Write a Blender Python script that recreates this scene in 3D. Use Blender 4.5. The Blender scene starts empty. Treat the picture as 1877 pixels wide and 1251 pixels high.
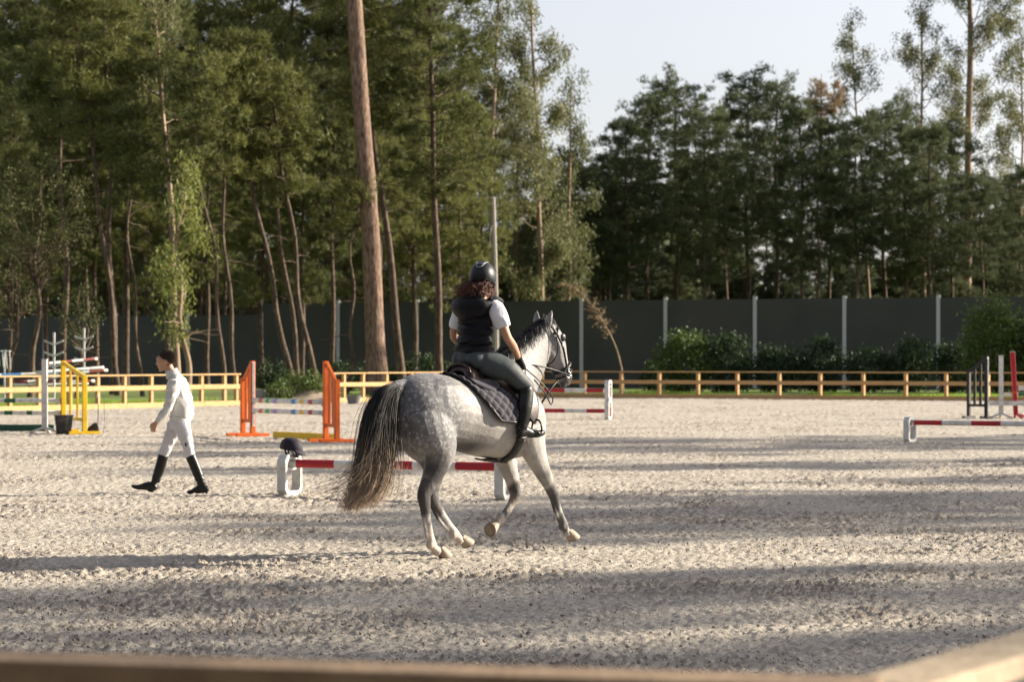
import bpy, math, random
import numpy as np
from mathutils import Vector, Matrix

# ------------------------------------------------------------------ camera, sky, sun, exposure
SC = bpy.context.scene
COL = SC.collection
FPX, EYE, CX, HZ = 4500.0, 1.67, 938.5, 656.0      # focal length in px of a 1877 px wide frame, eye height, horizon row

cam_d = bpy.data.cameras.new('camera')
cam = bpy.data.objects.new('camera', cam_d)
COL.objects.link(cam)
cam.location = (0, 0, EYE)
cam.rotation_euler = (math.radians(90), 0, 0)
cam_d.sensor_width = 36
cam_d.lens = 36 * FPX / 1877
cam_d.shift_y = (HZ - 625.5) / 1877
cam_d.clip_start = 0.2
cam_d.clip_end = 3000
cam_d.dof.use_dof = True
cam_d.dof.focus_distance = 20.8
cam_d.dof.aperture_fstop = 4.2
SC.camera = cam

SUN_AZ, SUN_EL = math.radians(16), math.radians(21)  # azimuth measured from +X towards +Y
world = bpy.data.worlds.new('World')
SC.world = world
world.use_nodes = True
wn, wl = world.node_tree.nodes, world.node_tree.links
bg = wn['Background']
sky = wn.new('ShaderNodeTexSky')
sky.sky_type = 'NISHITA'
sky.sun_disc = False
sky.sun_elevation = SUN_EL
sky.sun_rotation = math.pi / 2 - SUN_AZ
sky.air_density = 1.0
sky.dust_density = 1.5
sky.ozone_density = 1.0
hsv = wn.new('ShaderNodeHueSaturation')
hsv.inputs['Saturation'].default_value = 0.36
wl.new(sky.outputs[0], hsv.inputs['Color'])
tint = wn.new('ShaderNodeMix')                           # thin even haze: paler, slightly bluer sky
tint.data_type = 'RGBA'
tint.blend_type = 'MULTIPLY'
tint.inputs['Factor'].default_value = 1.0
tint.inputs['B'].default_value = (1.01, 0.98, 1.02, 1)
wl.new(hsv.outputs[0], tint.inputs['A'])
wl.new(tint.outputs['Result'], bg.inputs['Color'])
bg.inputs['Strength'].default_value = 0.079

sun_d = bpy.data.lights.new('sun', 'SUN')
sun_d.energy = 5.0
sun_d.angle = math.radians(0.6)
sun_d.color = (1.0, 0.89, 0.72)
sun = bpy.data.objects.new('sun', sun_d)
COL.objects.link(sun)
SDIR = Vector((math.cos(SUN_AZ) * math.cos(SUN_EL), math.sin(SUN_AZ) * math.cos(SUN_EL), math.sin(SUN_EL)))
sun.rotation_euler = (-SDIR).to_track_quat('-Z', 'Y').to_euler()

SC.view_settings.view_transform = 'Standard'
SC.view_settings.look = 'None'
SC.view_settings.gamma = 1
SC.view_settings.exposure = 1.35
SC.cycles.max_bounces = 8
SC.cycles.transparent_max_bounces = 4
SC.cycles.caustics_reflective = False
SC.cycles.caustics_refractive = False

# ------------------------------------------------------------------ helpers
R = math.radians
RNG = np.random.default_rng(7)
random.seed(7)

def G(px, s, z=0.0):
    """ground position of a photo column at a given scale (pixels per metre)"""
    return Vector(((px - CX) / s, FPX / s, z))

def smoothstep(x):
    x = np.clip(x, 0, 1)
    return x * x * (3 - 2 * x)

def mat(name, c1, c2=None, scale=8.0, rough=0.7, bump=0.0, bscale=None, spec=0.3, metallic=0.0, detail=4.0, c3=None, c3scale=1.0, c3amt=0.5, stretch=None, sheen=0.0, bdist=0.02):
    m = bpy.data.materials.new(name)
    m.use_nodes = True
    nt = m.node_tree
    N, L = nt.nodes, nt.links
    b = N['Principled BSDF']
    b.inputs['Roughness'].default_value = rough
    b.inputs['Specular IOR Level'].default_value = spec
    b.inputs['Metallic'].default_value = metallic
    if sheen:
        b.inputs['Sheen Weight'].default_value = sheen
    tc = N.new('ShaderNodeTexCoord')
    vec = tc.outputs['Object']
    if stretch:
        mp = N.new('ShaderNodeMapping')
        mp.inputs['Scale'].default_value = stretch
        L.new(vec, mp.inputs[0])
        vec = mp.outputs[0]
    c2 = c2 or tuple(x * 0.75 for x in c1)
    n = N.new('ShaderNodeTexNoise')
    n.inputs['Scale'].default_value = scale
    n.inputs['Detail'].default_value = detail
    L.new(vec, n.inputs['Vector'])
    r = N.new('ShaderNodeValToRGB')
    r.color_ramp.elements[0].position = 0.32
    r.color_ramp.elements[1].position = 0.68
    r.color_ramp.elements[0].color = (*c2, 1)
    r.color_ramp.elements[1].color = (*c1, 1)
    L.new(n.outputs['Fac'], r.inputs[0])
    out = r.outputs[0]
    if c3:
        n3 = N.new('ShaderNodeTexNoise')
        n3.inputs['Scale'].default_value = c3scale
        n3.inputs['Detail'].default_value = 5
        L.new(vec, n3.inputs['Vector'])
        r3 = N.new('ShaderNodeValToRGB')
        r3.color_ramp.elements[0].position = 0.5
        r3.color_ramp.elements[1].position = 0.66
        L.new(n3.outputs['Fac'], r3.inputs[0])
        mu = N.new('ShaderNodeMath'); mu.operation = 'MULTIPLY'; mu.inputs[1].default_value = c3amt
        L.new(r3.outputs[0], mu.inputs[0])
        mx = N.new('ShaderNodeMix'); mx.data_type = 'RGBA'
        L.new(mu.outputs[0], mx.inputs['Factor'])
        L.new(out, mx.inputs['A'])
        mx.inputs['B'].default_value = (*c3, 1)
        out = mx.outputs['Result']
    L.new(out, b.inputs['Base Color'])
    if bump:
        nb = N.new('ShaderNodeTexNoise')
        nb.inputs['Scale'].default_value = bscale or scale * 3
        nb.inputs['Detail'].default_value = 5
        L.new(vec, nb.inputs['Vector'])
        bp = N.new('ShaderNodeBump')
        bp.inputs['Strength'].default_value = bump
        bp.inputs['Distance'].default_value = bdist
        L.new(nb.outputs['Fac'], bp.inputs['Height'])
        L.new(bp.outputs[0], b.inputs['Normal'])
    return m

def leaf_mat(name, c1, c2, trans=0.35, rough=0.6):
    """foliage: colour varies per leaf and per tree, some light passes through"""
    m = bpy.data.materials.new(name)
    m.use_nodes = True
    nt = m.node_tree
    N, L = nt.nodes, nt.links
    b = N['Principled BSDF']
    b.inputs['Roughness'].default_value = rough
    b.inputs['Specular IOR Level'].default_value = 0.25
    geo = N.new('ShaderNodeNewGeometry')
    oi = N.new('ShaderNodeObjectInfo')
    mx = N.new('ShaderNodeMix'); mx.data_type = 'RGBA'
    mx.inputs['A'].default_value = (*c1, 1); mx.inputs['B'].default_value = (*c2, 1)
    ad = N.new('ShaderNodeMath'); ad.operation = 'MULTIPLY_ADD'
    L.new(geo.outputs['Random Per Island'], ad.inputs[0]); ad.inputs[1].default_value = 0.6
    m4 = N.new('ShaderNodeMath'); m4.operation = 'MULTIPLY'; m4.inputs[1].default_value = 0.4
    L.new(oi.outputs['Random'], m4.inputs[0]); L.new(m4.outputs[0], ad.inputs[2])
    L.new(ad.outputs[0], mx.inputs['Factor'])
    L.new(mx.outputs['Result'], b.inputs['Base Color'])
    tr = N.new('ShaderNodeBsdfTranslucent')
    L.new(mx.outputs['Result'], tr.inputs['Color'])
    ms = N.new('ShaderNodeMixShader'); ms.inputs[0].default_value = trans
    L.new(b.outputs[0], ms.inputs[1]); L.new(tr.outputs[0], ms.inputs[2])
    L.new(ms.outputs[0], N['Material Output'].inputs['Surface'])
    return m

def link(o, parent=None):
    COL.objects.link(o)
    if parent is not None:
        o.parent = parent
    return o

def tag(o, label=None, cat=None, group=None, kind=None):
    if label: o['label'] = label
    if cat: o['category'] = cat
    if group: o['group'] = group
    if kind: o['kind'] = kind
    return o

def empty(name, loc=(0, 0, 0), rz=0.0, label=None, cat=None, group=None):
    o = bpy.data.objects.new(name, None)
    o.empty_display_size = 0.1
    o.location = loc
    o.rotation_euler = (0, 0, rz)
    COL.objects.link(o)
    return tag(o, label, cat, group)

def copy_tree(o, parent=None):
    c = o.copy()
    COL.objects.link(c)
    c.parent = parent
    for ch in list(o.children):
        copy_tree(ch, c)
    return c

class MB:
    """collects shapes for one mesh object"""
    def __init__(self):
        self.v, self.f, self.m = [], [], []
        self.mi = 0
    def add(self, V, F):
        o = len(self.v)
        self.v.extend([tuple(float(c) for c in p) for p in V])
        self.f.extend([tuple(i + o for i in f) for f in F])
        self.m.extend([self.mi] * len(F))
        return self
    def box(self, c, size, M=None, bev=0.0):
        x, y, z = [s / 2 for s in size]
        b = min(bev, x * .6, y * .6, z * .6)
        if b <= 0:
            V = [(i * x, j * y, k * z) for i in (-1, 1) for j in (-1, 1) for k in (-1, 1)]
            F = [(0, 1, 3, 2), (4, 6, 7, 5), (0, 4, 5, 1), (2, 3, 7, 6), (0, 2, 6, 4), (1, 5, 7, 3)]
        else:                                            # chamfered long edges: octagonal rings
            V = []
            for zz, ins in ((-z, b), (-z + b, 0), (z - b, 0), (z, b)):
                X, Y = x - ins, y - ins
                V += [(X, -Y + b, zz), (X, Y - b, zz), (X - b, Y, zz), (-X + b, Y, zz), (-X, Y - b, zz), (-X, -Y + b, zz), (-X + b, -Y, zz), (X - b, -Y, zz)]
            F = [tuple(range(7, -1, -1)), tuple(range(24, 32))]
            for r in range(3):
                for i in range(8):
                    F.append((r * 8 + i, r * 8 + (i + 1) % 8, r * 8 + 8 + (i + 1) % 8, r * 8 + 8 + i))
        M = M or Matrix()
        c = Vector(c)
        return self.add([(M @ Vector(p)) + c for p in V], F)
    def bar(self, a, b, w, h, up=(0, 0, 1), bev=0.0):
        """a board from a to b; w across, h along up"""
        a, b = Vector(a), Vector(b)
        d = b - a
        L = d.length
        t = d.normalized()
        u = Vector(up)
        if abs(t.dot(u.normalized())) > .99:
            u = Vector((0, 1, 0))
        s = u.cross(t).normalized()
        u = t.cross(s).normalized()
        M = Matrix((s, u, t)).transposed()
        return self.box((a + b) / 2, (w, h, L), M, bev)
    def loft(self, st, lat=(0, 1, 0), n=14, sub=4, cap=True):
        """st: list of (point, a, b): a = half width along lat, b = half width across it"""
        P = np.array([tuple(s[0]) for s in st], float)
        A = np.array([[s[1], s[2] if len(s) > 2 else s[1]] for s in st], float)
        if sub > 1 and len(st) > 2:
            D = np.hstack([P, A])
            D = np.vstack([2 * D[0] - D[1], D, 2 * D[-1] - D[-2]])
            out = []
            for i in range(1, len(D) - 2):
                for k in range(sub):
                    t = k / sub
                    p0, p1, p2, p3 = D[i - 1:i + 3]
                    out.append(.5 * (2 * p1 + (p2 - p0) * t + (2 * p0 - 5 * p1 + 4 * p2 - p3) * t * t + (3 * p1 - p0 - 3 * p2 + p3) * t ** 3))
            out.append(D[-2])
            D = np.array(out)
            P, A = D[:, :3], np.maximum(D[:, 3:], 1e-4)
        T = np.gradient(P, axis=0)
        T /= np.linalg.norm(T, axis=1)[:, None] + 1e-9
        lat = np.array(lat, float)
        Lv = lat[None] - (T @ lat)[:, None] * T
        nl = np.linalg.norm(Lv, axis=1)
        if (nl < 1e-3).any():
            lat = np.array((1., .1, .05))
            Lv = lat[None] - (T @ lat)[:, None] * T
            nl = np.linalg.norm(Lv, axis=1)
        Lv /= nl[:, None]
        Mv = np.cross(T, Lv)
        ph = np.linspace(0, 2 * math.pi, n, endpoint=False)
        c, s = np.cos(ph), np.sin(ph)
        V = P[:, None] + A[:, 0, None, None] * c[None, :, None] * Lv[:, None] + A[:, 1, None, None] * s[None, :, None] * Mv[:, None]
        k = len(P)
        F = [(r * n + i, r * n + (i + 1) % n, r * n + n + (i + 1) % n, r * n + n + i) for r in range(k - 1) for i in range(n)]
        V = V.reshape(-1, 3)
        if cap:
            e0 = P[0] - T[0] * A[0].mean() * .35
            e1 = P[-1] + T[-1] * A[-1].mean() * .35
            V = np.vstack([V, e0, e1])
            F += [((i + 1) % n, i, k * n) for i in range(n)]
            F += [((k - 1) * n + i, (k - 1) * n + (i + 1) % n, k * n + 1) for i in range(n)]
        return self.add(V, F)
    def tube(self, path, r, n=8, sub=3, closed=False):
        if closed:
            path = list(path) + [path[0], path[1]]
        rr = r if hasattr(r, '__len__') else [r] * len(path)
        return self.loft([(p, q, q) for p, q in zip(path, rr)], (.13, .2, .97), n, sub)
    def ell(self, c, r, M=None, n=14, m=8):
        V, F = [], []
        c = Vector(c)
        M = M or Matrix.Identity(3)
        for j in range(1, m):
            t = math.pi * j / m
            for i in range(n):
                p = 2 * math.pi * i / n
                V.append(c + M @ Vector((r[0] * math.sin(t) * math.cos(p), r[1] * math.sin(t) * math.sin(p), r[2] * math.cos(t))))
        for j in range(m - 2):
            for i in range(n):
                F.append((j * n + i, (j + 1) * n + i, (j + 1) * n + (i + 1) % n, j * n + (i + 1) % n))
        k = len(V)
        V += [c + M @ Vector((0, 0, r[2])), c + M @ Vector((0, 0, -r[2]))]
        F += [(i, (i + 1) % n, k) for i in range(n)]
        F += [((m - 2) * n + (i + 1) % n, (m - 2) * n + i, k + 1) for i in range(n)]
        return self.add(V, F)
    def grid(self, V, nu, nv, closed_u=False):
        """V: nu*nv points row by row (nv points in each of nu rows)"""
        F = [(i * nv + j, i * nv + j + 1, (i + 1) * nv + j + 1, (i + 1) * nv + j) for i in range(nu - 1) for j in range(nv - 1)]
        return self.add(V, F)
    def build(self, name, mats, parent=None, smooth=False, thick=0.0, bevel=0.0):
        me = bpy.data.meshes.new(name)
        me.from_pydata(self.v, [], self.f)
        for mm in (mats if isinstance(mats, (list, tuple)) else [mats]):
            me.materials.append(mm)
        if any(self.m):
            me.polygons.foreach_set('material_index', self.m)
        if smooth:
            me.polygons.foreach_set('use_smooth', [True] * len(me.polygons))
        me.update()
        o = link(bpy.data.objects.new(name, me), parent)
        if thick:
            md = o.modifiers.new('thickness', 'SOLIDIFY'); md.thickness = thick; md.offset = 0
        if bevel:
            md = o.modifiers.new('bevel', 'BEVEL'); md.width = bevel; md.segments = 2; md.limit_method = 'ANGLE'
        return o
    def skin(self, name, mats, parent, voxel, iters=5, factor=.5):
        """one continuous surface out of all overlapping shapes"""
        o = self.build(name + '_raw', mats)
        r = o.modifiers.new('r', 'REMESH'); r.mode = 'VOXEL'; r.voxel_size = voxel; r.use_smooth_shade = True
        s = o.modifiers.new('s', 'SMOOTH'); s.factor = factor; s.iterations = iters
        dg = bpy.context.evaluated_depsgraph_get()
        me = bpy.data.meshes.new_from_object(o.evaluated_get(dg))
        old = o.data
        bpy.data.objects.remove(o); bpy.data.meshes.remove(old)
        me.name = name
        me.polygons.foreach_set('use_smooth', [True] * len(me.polygons))
        if not me.materials:
            for mm in (mats if isinstance(mats, (list, tuple)) else [mats]): me.materials.append(mm)
        return link(bpy.data.objects.new(name, me), parent)

def coords(me):
    a = np.empty(len(me.vertices) * 3, np.float32)
    me.vertices.foreach_get('co', a)
    return a.reshape(-1, 3)

def set_attr(me, name, vals):
    at = me.attributes.new(name, 'FLOAT', 'POINT')
    at.data.foreach_set('value', np.asarray(vals, np.float32))

def poly_mesh(name, V, k, material, parent=None, attrs=None):
    """V: (n,k,3) separate k-gons"""
    V = np.asarray(V, np.float32)
    n = len(V)
    me = bpy.data.meshes.new(name)
    me.vertices.add(n * k); me.vertices.foreach_set('co', V.ravel())
    me.loops.add(n * k); me.loops.foreach_set('vertex_index', np.arange(n * k, dtype=np.int32))
    me.polygons.add(n); me.polygons.foreach_set('loop_start', np.arange(0, n * k, k, dtype=np.int32))
    me.update(calc_edges=True)
    me.materials.append(material)
    if attrs:
        for a, v in attrs.items(): set_attr(me, a, np.repeat(v, k) if len(v) == n else v)
    return link(bpy.data.objects.new(name, me), parent)

def unit(a):
    return a / (np.linalg.norm(a, axis=-1, keepdims=True) + 1e-9)

def rvec(n, rng):
    return unit(rng.normal(size=(n, 3)))

# ------------------------------------------------------------------ materials
M_WOOD = mat('new_timber', (.50, .32, .15), (.40, .24, .10), 6, .75, .25, 40, stretch=(1, 1, 6), c3=(.33, .19, .08), c3scale=3, c3amt=.6)
M_WOOD_SHADE = mat('shaded_weathered_timber', (.27, .19, .12), (.19, .13, .08), 9, .8, .35, 45, c3=(.13, .09, .055), c3scale=5, c3amt=.6)  # weathered wood, darkened further so the near rail looks shaded
M_WOOD_SUN = mat('sunlit_weathered_timber', (.46, .37, .26), (.36, .28, .19), 9, .8, .35, 45, c3=(.26, .19, .12), c3scale=5, c3amt=.5)  # lighter copy of the weathered wood: sunlight put into the colour
M_WHITE = mat('white_paint', (.66, .65, .63), (.57, .56, .54), 5, .5, .05, 60, c3=(.36, .31, .25), c3scale=7, c3amt=.6)
M_WHITEP = mat('white_plastic', (.60, .60, .59), (.51, .51, .50), 6, .45, .04, 40, c3=(.33, .29, .24), c3scale=6, c3amt=.6)
M_RED = mat('red_paint', (.42, .02, .03), (.34, .015, .025), 5, .4, .05, 60, c3=(.22, .02, .02), c3scale=10, c3amt=.4)
M_DULLRED = mat('faded_red_paint', (.24, .055, .045), (.18, .04, .035), 6, .6)
M_GREEN = mat('green_paint', (.03, .13, .06), (.02, .09, .045), 6, .5)
M_ORANGE = mat('orange_paint', (.66, .13, .015), (.55, .10, .012), 4, .45, .05, 50, c3=(.38, .07, .01), c3scale=8, c3amt=.4)
M_YELLOW = mat('yellow_paint', (.74, .49, .015), (.64, .40, .012), 4, .45, .05, 50, c3=(.45, .25, .02), c3scale=8, c3amt=.4)
M_BLACK = mat('black_paint', (.018, .017, .016), (.012, .012, .012), 6, .55)
M_BLUE = mat('blue_paint', (.05, .22, .50), (.04, .18, .42), 6, .5)
M_PURPLE = mat('lilac_paint', (.34, .24, .50), (.30, .2, .45), 6, .5)
M_LGREEN = mat('leaf_green_paint', (.10, .36, .10), (.08, .30, .08), 6, .5)
M_STEEL = mat('galvanised_steel', (.55, .56, .57), (.46, .47, .48), 12, .5, .05, 50)
M_HOLE = mat('dark_hole', (.015, .015, .015))
M_RUBBER = mat('dark_rubber', (.035, .034, .034), (.025, .025, .025), 10, .7, .1, 40, c3=(.16, .14, .12), c3scale=6, c3amt=.4)
M_SCREEN = mat('dark_screen', (.070, .073, .064), (.055, .059, .053), .6, .8, .1, 30, c3=(.085, .08, .07), c3scale=.25, c3amt=.5)
M_CONC = mat('concrete', (.34, .31, .27), (.26, .24, .21), 9, .9, .3, 60)
M_BARK = mat('pine_bark', (.23, .148, .105), (.07, .042, .03), 3.2, .9, 1.0, 5, stretch=(3, 3, .8), c3=(.33, .245, .185), c3scale=4, c3amt=.6, bdist=.07)
M_BARKT = mat('thin_pine_bark', (.115, .078, .055), (.045, .032, .025), 4, .9, .8, 9, stretch=(3, 3, 1), c3=(.2, .15, .11), c3scale=2, c3amt=.5)
M_BARKE = mat('eucalyptus_bark', (.36, .27, .19), (.20, .13, .09), 1.4, .8, .5, 6, stretch=(3, 3, .5), c3=(.14, .09, .065), c3scale=1.2, c3amt=.7)
M_PINE_SUN = leaf_mat('sunlit_pine_needles', (.045, .062, .020), (.22, .225, .068), .32)  # bright end raised to put sunlit highlights into the needle colour
M_PINE_SHADE = leaf_mat('shaded_pine_needles', (.036, .058, .027), (.13, .15, .062), .32)  # darker copy of the needles: shade of the woods put into the colour
M_EUC = leaf_mat('eucalyptus_leaves', (.065, .085, .036), (.20, .20, .085), .34, .6)
M_YEUC = leaf_mat('young_eucalyptus_leaves', (.09, .12, .03), (.24, .26, .075), .4, .5)
M_OAK = leaf_mat('oak_leaves', (.06, .075, .028), (.13, .13, .05), .3)
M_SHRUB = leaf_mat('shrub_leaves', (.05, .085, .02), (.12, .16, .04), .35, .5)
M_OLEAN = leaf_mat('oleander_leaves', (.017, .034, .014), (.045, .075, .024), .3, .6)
M_DEAD = leaf_mat('dry_leaves', (.16, .10, .045), (.32, .23, .12), .35)
M_GRASS = leaf_mat('grass_blades', (.15, .26, .025), (.29, .38, .065), .45)

def sand_mat():
    m = bpy.data.materials.new('arena_sand')
    m.use_nodes = True
    N, L = m.node_tree.nodes, m.node_tree.links
    b = N['Principled BSDF']
    b.inputs['Roughness'].default_value = .95
    b.inputs['Specular IOR Level'].default_value = .1
    tc = N.new('ShaderNodeTexCoord')
    def noise(scale, det=6, rough=.6):
        n = N.new('ShaderNodeTexNoise'); n.inputs['Scale'].default_value = scale; n.inputs['Detail'].default_value = det
        n.inputs['Roughness'].default_value = rough
        L.new(tc.outputs['Object'], n.inputs['Vector']); return n.outputs['Fac']
    def ramp(f, p0, p1, c0, c1):
        r = N.new('ShaderNodeValToRGB'); r.color_ramp.elements[0].position = p0; r.color_ramp.elements[1].position = p1
        r.color_ramp.elements[0].color = (*c0, 1); r.color_ramp.elements[1].color = (*c1, 1)
        L.new(f, r.inputs[0]); return r.outputs[0]
    base = ramp(noise(1.2), .3, .7, (.40, .362, .308), (.485, .442, .38))
    damp = ramp(noise(24, 5), .50, .68, (0, 0, 0), (1, 1, 1))  # damp specks that also paint in the small shadows between grains
    mx = N.new('ShaderNodeMix'); mx.data_type = 'RGBA'
    mu = N.new('ShaderNodeMath'); mu.operation = 'MULTIPLY'; mu.inputs[1].default_value = .55
    L.new(damp, mu.inputs[0]); L.new(mu.outputs[0], mx.inputs['Factor'])
    L.new(base, mx.inputs['A']); mx.inputs['B'].default_value = (.25, .20, .16, 1)
    at = N.new('ShaderNodeAttribute'); at.attribute_name = 'clod'
    mx2 = N.new('ShaderNodeMix'); mx2.data_type = 'RGBA'
    L.new(at.outputs['Fac'], mx2.inputs['Factor']); L.new(mx.outputs['Result'], mx2.inputs['A']); mx2.inputs['B'].default_value = (.20, .16, .13, 1)
    L.new(mx2.outputs['Result'], b.inputs['Base Color'])
    bp = N.new('ShaderNodeBump'); bp.inputs['Strength'].default_value = .9; bp.inputs['Distance'].default_value = .03
    L.new(noise(22, 6, .65), bp.inputs['Height']); L.new(bp.outputs[0], b.inputs['Normal'])
    return m
M_SAND = sand_mat()
M_TURF = mat('turf_soil', (.14, .21, .035), (.09, .13, .03), 1.5, .95, .5, 20, c3=(.17, .13, .07), c3scale=.5, c3amt=.7)
M_LITTER = mat('forest_floor', (.10, .075, .045), (.06, .05, .03), .8, .95, .5, 12, c3=(.05, .07, .02), c3scale=.2, c3amt=.7)
M_DIRT = mat('dirt_path', (.34, .27, .2), (.25, .2, .15), 2, .95, .6, 16)

# ------------------------------------------------------------------ ground
_lat = RNG.random((8, 256, 256))
def vnoise(x, y, sc, k=0):
    x = x * sc; y = y * sc
    i = np.floor(x).astype(int); j = np.floor(y).astype(int)
    u = smoothstep(x - i); v = smoothstep(y - j)
    A = _lat[k]
    g = lambda a, b: A[(i + a) % 256, (j + b) % 256]
    return (g(0, 0) * (1 - u) + g(1, 0) * u) * (1 - v) + (g(0, 1) * (1 - u) + g(1, 1) * u) * v

def flat(name, pts, z, material):
    me = bpy.data.meshes.new(name)
    me.from_pydata([(p[0], p[1], z) for p in pts], [], [tuple(range(len(pts)))])
    me.materials.append(material)
    return tag(link(bpy.data.objects.new(name, me)), kind='structure')

flat('ground', [(-1200, -300), (1200, -300), (1200, 1800), (-1200, 1800)], -.09, M_LITTER)

CORNER = Vector((.78, 103.3, 0))
D_L = Vector((-.517, -.856, 0))                         # from the far corner along the left fence towards the camera
D_R = Vector((.903, -.429, 0))                          # from the far corner along the right fence
N_L = Vector((-.856, .517, 0))                          # outwards
N_R = Vector((.429, .903, 0))
def t_on(px, C, D):
    k = (px - CX) / FPX
    return (C.x - k * C.y) / (k * D.y - D.x)

def sand():
    rows = []
    y = 2.2
    while y < 122:
        rows.append(y); y += .12 if y < 10.5 else y * .0019 if y < 26 else y * .0031
    Yr = np.array(rows)
    nx = 780
    u = np.linspace(-1, 1, nx)
    Y = np.repeat(Yr[:, None], nx, 1)
    X = u[None] * (2.5 + .245 * Yr[:, None])
    h = .012 * (vnoise(X, Y, 1.7, 0) - .5) + .026 * (vnoise(X, Y, .6, 1) - .5)
    h += .006 * (vnoise(X + 5, Y, 5.5, 2) - .5) + .007 * (vnoise(X, Y + 3, 13, 3) - .5) + .016 * (vnoise(X, Y, 27, 4) - .5) + .026 * (vnoise(X, Y, 47, 5) - .5)
    patch = smoothstep((vnoise(X, Y, .9, 5) - .3) / .5)
    c = vnoise(X + 9, Y + 2, 21, 6)
    clod = smoothstep((c - .72) / .12) * (.3 + .7 * patch)
    c2 = smoothstep((vnoise(X + 3, Y + 1, 39, 7) - .66) / .14) * patch
    h += .022 * clod + .016 * c2
    # hoof prints: small dished hollows
    hp = smoothstep((vnoise(X, Y, 3.1, 7) - .68) / .2) * patch
    h -= .012 * hp
    fade = 1.0
    V = np.stack([X, Y, h * fade], -1).reshape(-1, 3).astype(np.float32)
    ny = len(Yr)
    me = bpy.data.meshes.new('arena_sand')
    me.vertices.add(len(V)); me.vertices.foreach_set('co', V.ravel())
    idx = (np.arange(ny - 1)[:, None] * nx + np.arange(nx - 1)[None]).ravel()
    F = np.stack([idx, idx + 1, idx + nx + 1, idx + nx], 1).astype(np.int32)
    me.loops.add(F.size); me.loops.foreach_set('vertex_index', F.ravel())
    me.polygons.add(len(F)); me.polygons.foreach_set('loop_start', np.arange(0, F.size, 4, dtype=np.int32))
    me.update(calc_edges=True)
    me.polygons.foreach_set('use_smooth', np.ones(len(F), bool))
    me.materials.append(M_SAND)
    set_attr(me, 'clod', (np.clip(.55 * clod + .5 * c2 + .35 * hp, 0, .75)).ravel())  # clods darkened: the shade on their sides is put into the colour
    o = link(bpy.data.objects.new('arena_sand', me))
    return tag(o, kind='structure')
sand()

def clods():
    rng = np.random.default_rng(77)
    n = 48000
    Y = 11.0 * np.exp(rng.uniform(0, 1, n) * 1.75)
    X = rng.uniform(-1, 1, n) * (.235 * Y + .6)
    keep = rng.random(n) < .25 + .75 * smoothstep((vnoise(X, Y, .9, 5) - .3) / .5)
    X, Y = X[keep], Y[keep]
    n = len(X)
    r = .0035 + .012 * rng.random(n) ** 6 + .003 * rng.random(n)
    O = np.array([(1, 0, 0), (0, 1, 0), (-1, 0, 0), (0, -1, 0), (0, 0, 1), (0, 0, -1)], float)
    T = np.array([(0, 1, 4), (1, 2, 4), (2, 3, 4), (3, 0, 4), (1, 0, 5), (2, 1, 5), (3, 2, 5), (0, 3, 5)])
    V = O[None] * r[:, None, None] * rng.uniform(.6, 1.5, (n, 6, 1)) + rng.normal(0, .25, (n, 6, 3)) * r[:, None, None]
    a = rng.uniform(0, 6.28, n)
    c, s_ = np.cos(a)[:, None], np.sin(a)[:, None]
    V = np.stack([V[..., 0] * c - V[..., 1] * s_, V[..., 0] * s_ + V[..., 1] * c, V[..., 2] * .9], -1)
    V += np.stack([X, Y, .002 + r * .15], -1)[:, None]
    F = (T[None] + np.arange(n)[:, None, None] * 6).reshape(-1, 3).astype(np.int32)
    me = bpy.data.meshes.new('sand_clods')
    me.vertices.add(n * 6); me.vertices.foreach_set('co', V.astype(np.float32).ravel())
    me.loops.add(F.size); me.loops.foreach_set('vertex_index', F.ravel())
    me.polygons.add(len(F)); me.polygons.foreach_set('loop_start', np.arange(0, F.size, 3, dtype=np.int32))
    me.update(calc_edges=True)
    me.materials.append(mat('clod_sand', (.40, .355, .30), (.25, .215, .18), 2.5, .95, .6, 70))
    tag(link(bpy.data.objects.new('sand_clods', me)), 'loose clods of damp sand scattered over the riding arena', 'sand', None, 'stuff')
clods()

def on_left(t, off=0.0, z=0.0):
    p = CORNER + D_L * t + N_L * off; return Vector((p.x, p.y, z))
def on_right(t, off=0.0, z=0.0):
    p = CORNER + D_R * t + N_R * off; return Vector((p.x, p.y, z))

TL0, TL1 = t_on(440, CORNER, D_L), t_on(612, CORNER, D_L)   # the gap in the left fence
vc = CORNER + (N_L + N_R) * .2
flat('grass_verge', [on_left(60, .12), on_left(TL0, .12), on_left(TL0, 2.2), on_left(TL1, 2.2), on_left(TL1, .12), vc, on_right(45, .12), on_right(45, 60), Vector((0, 190, 0)), on_left(60, 70)], .05, M_TURF)

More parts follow.
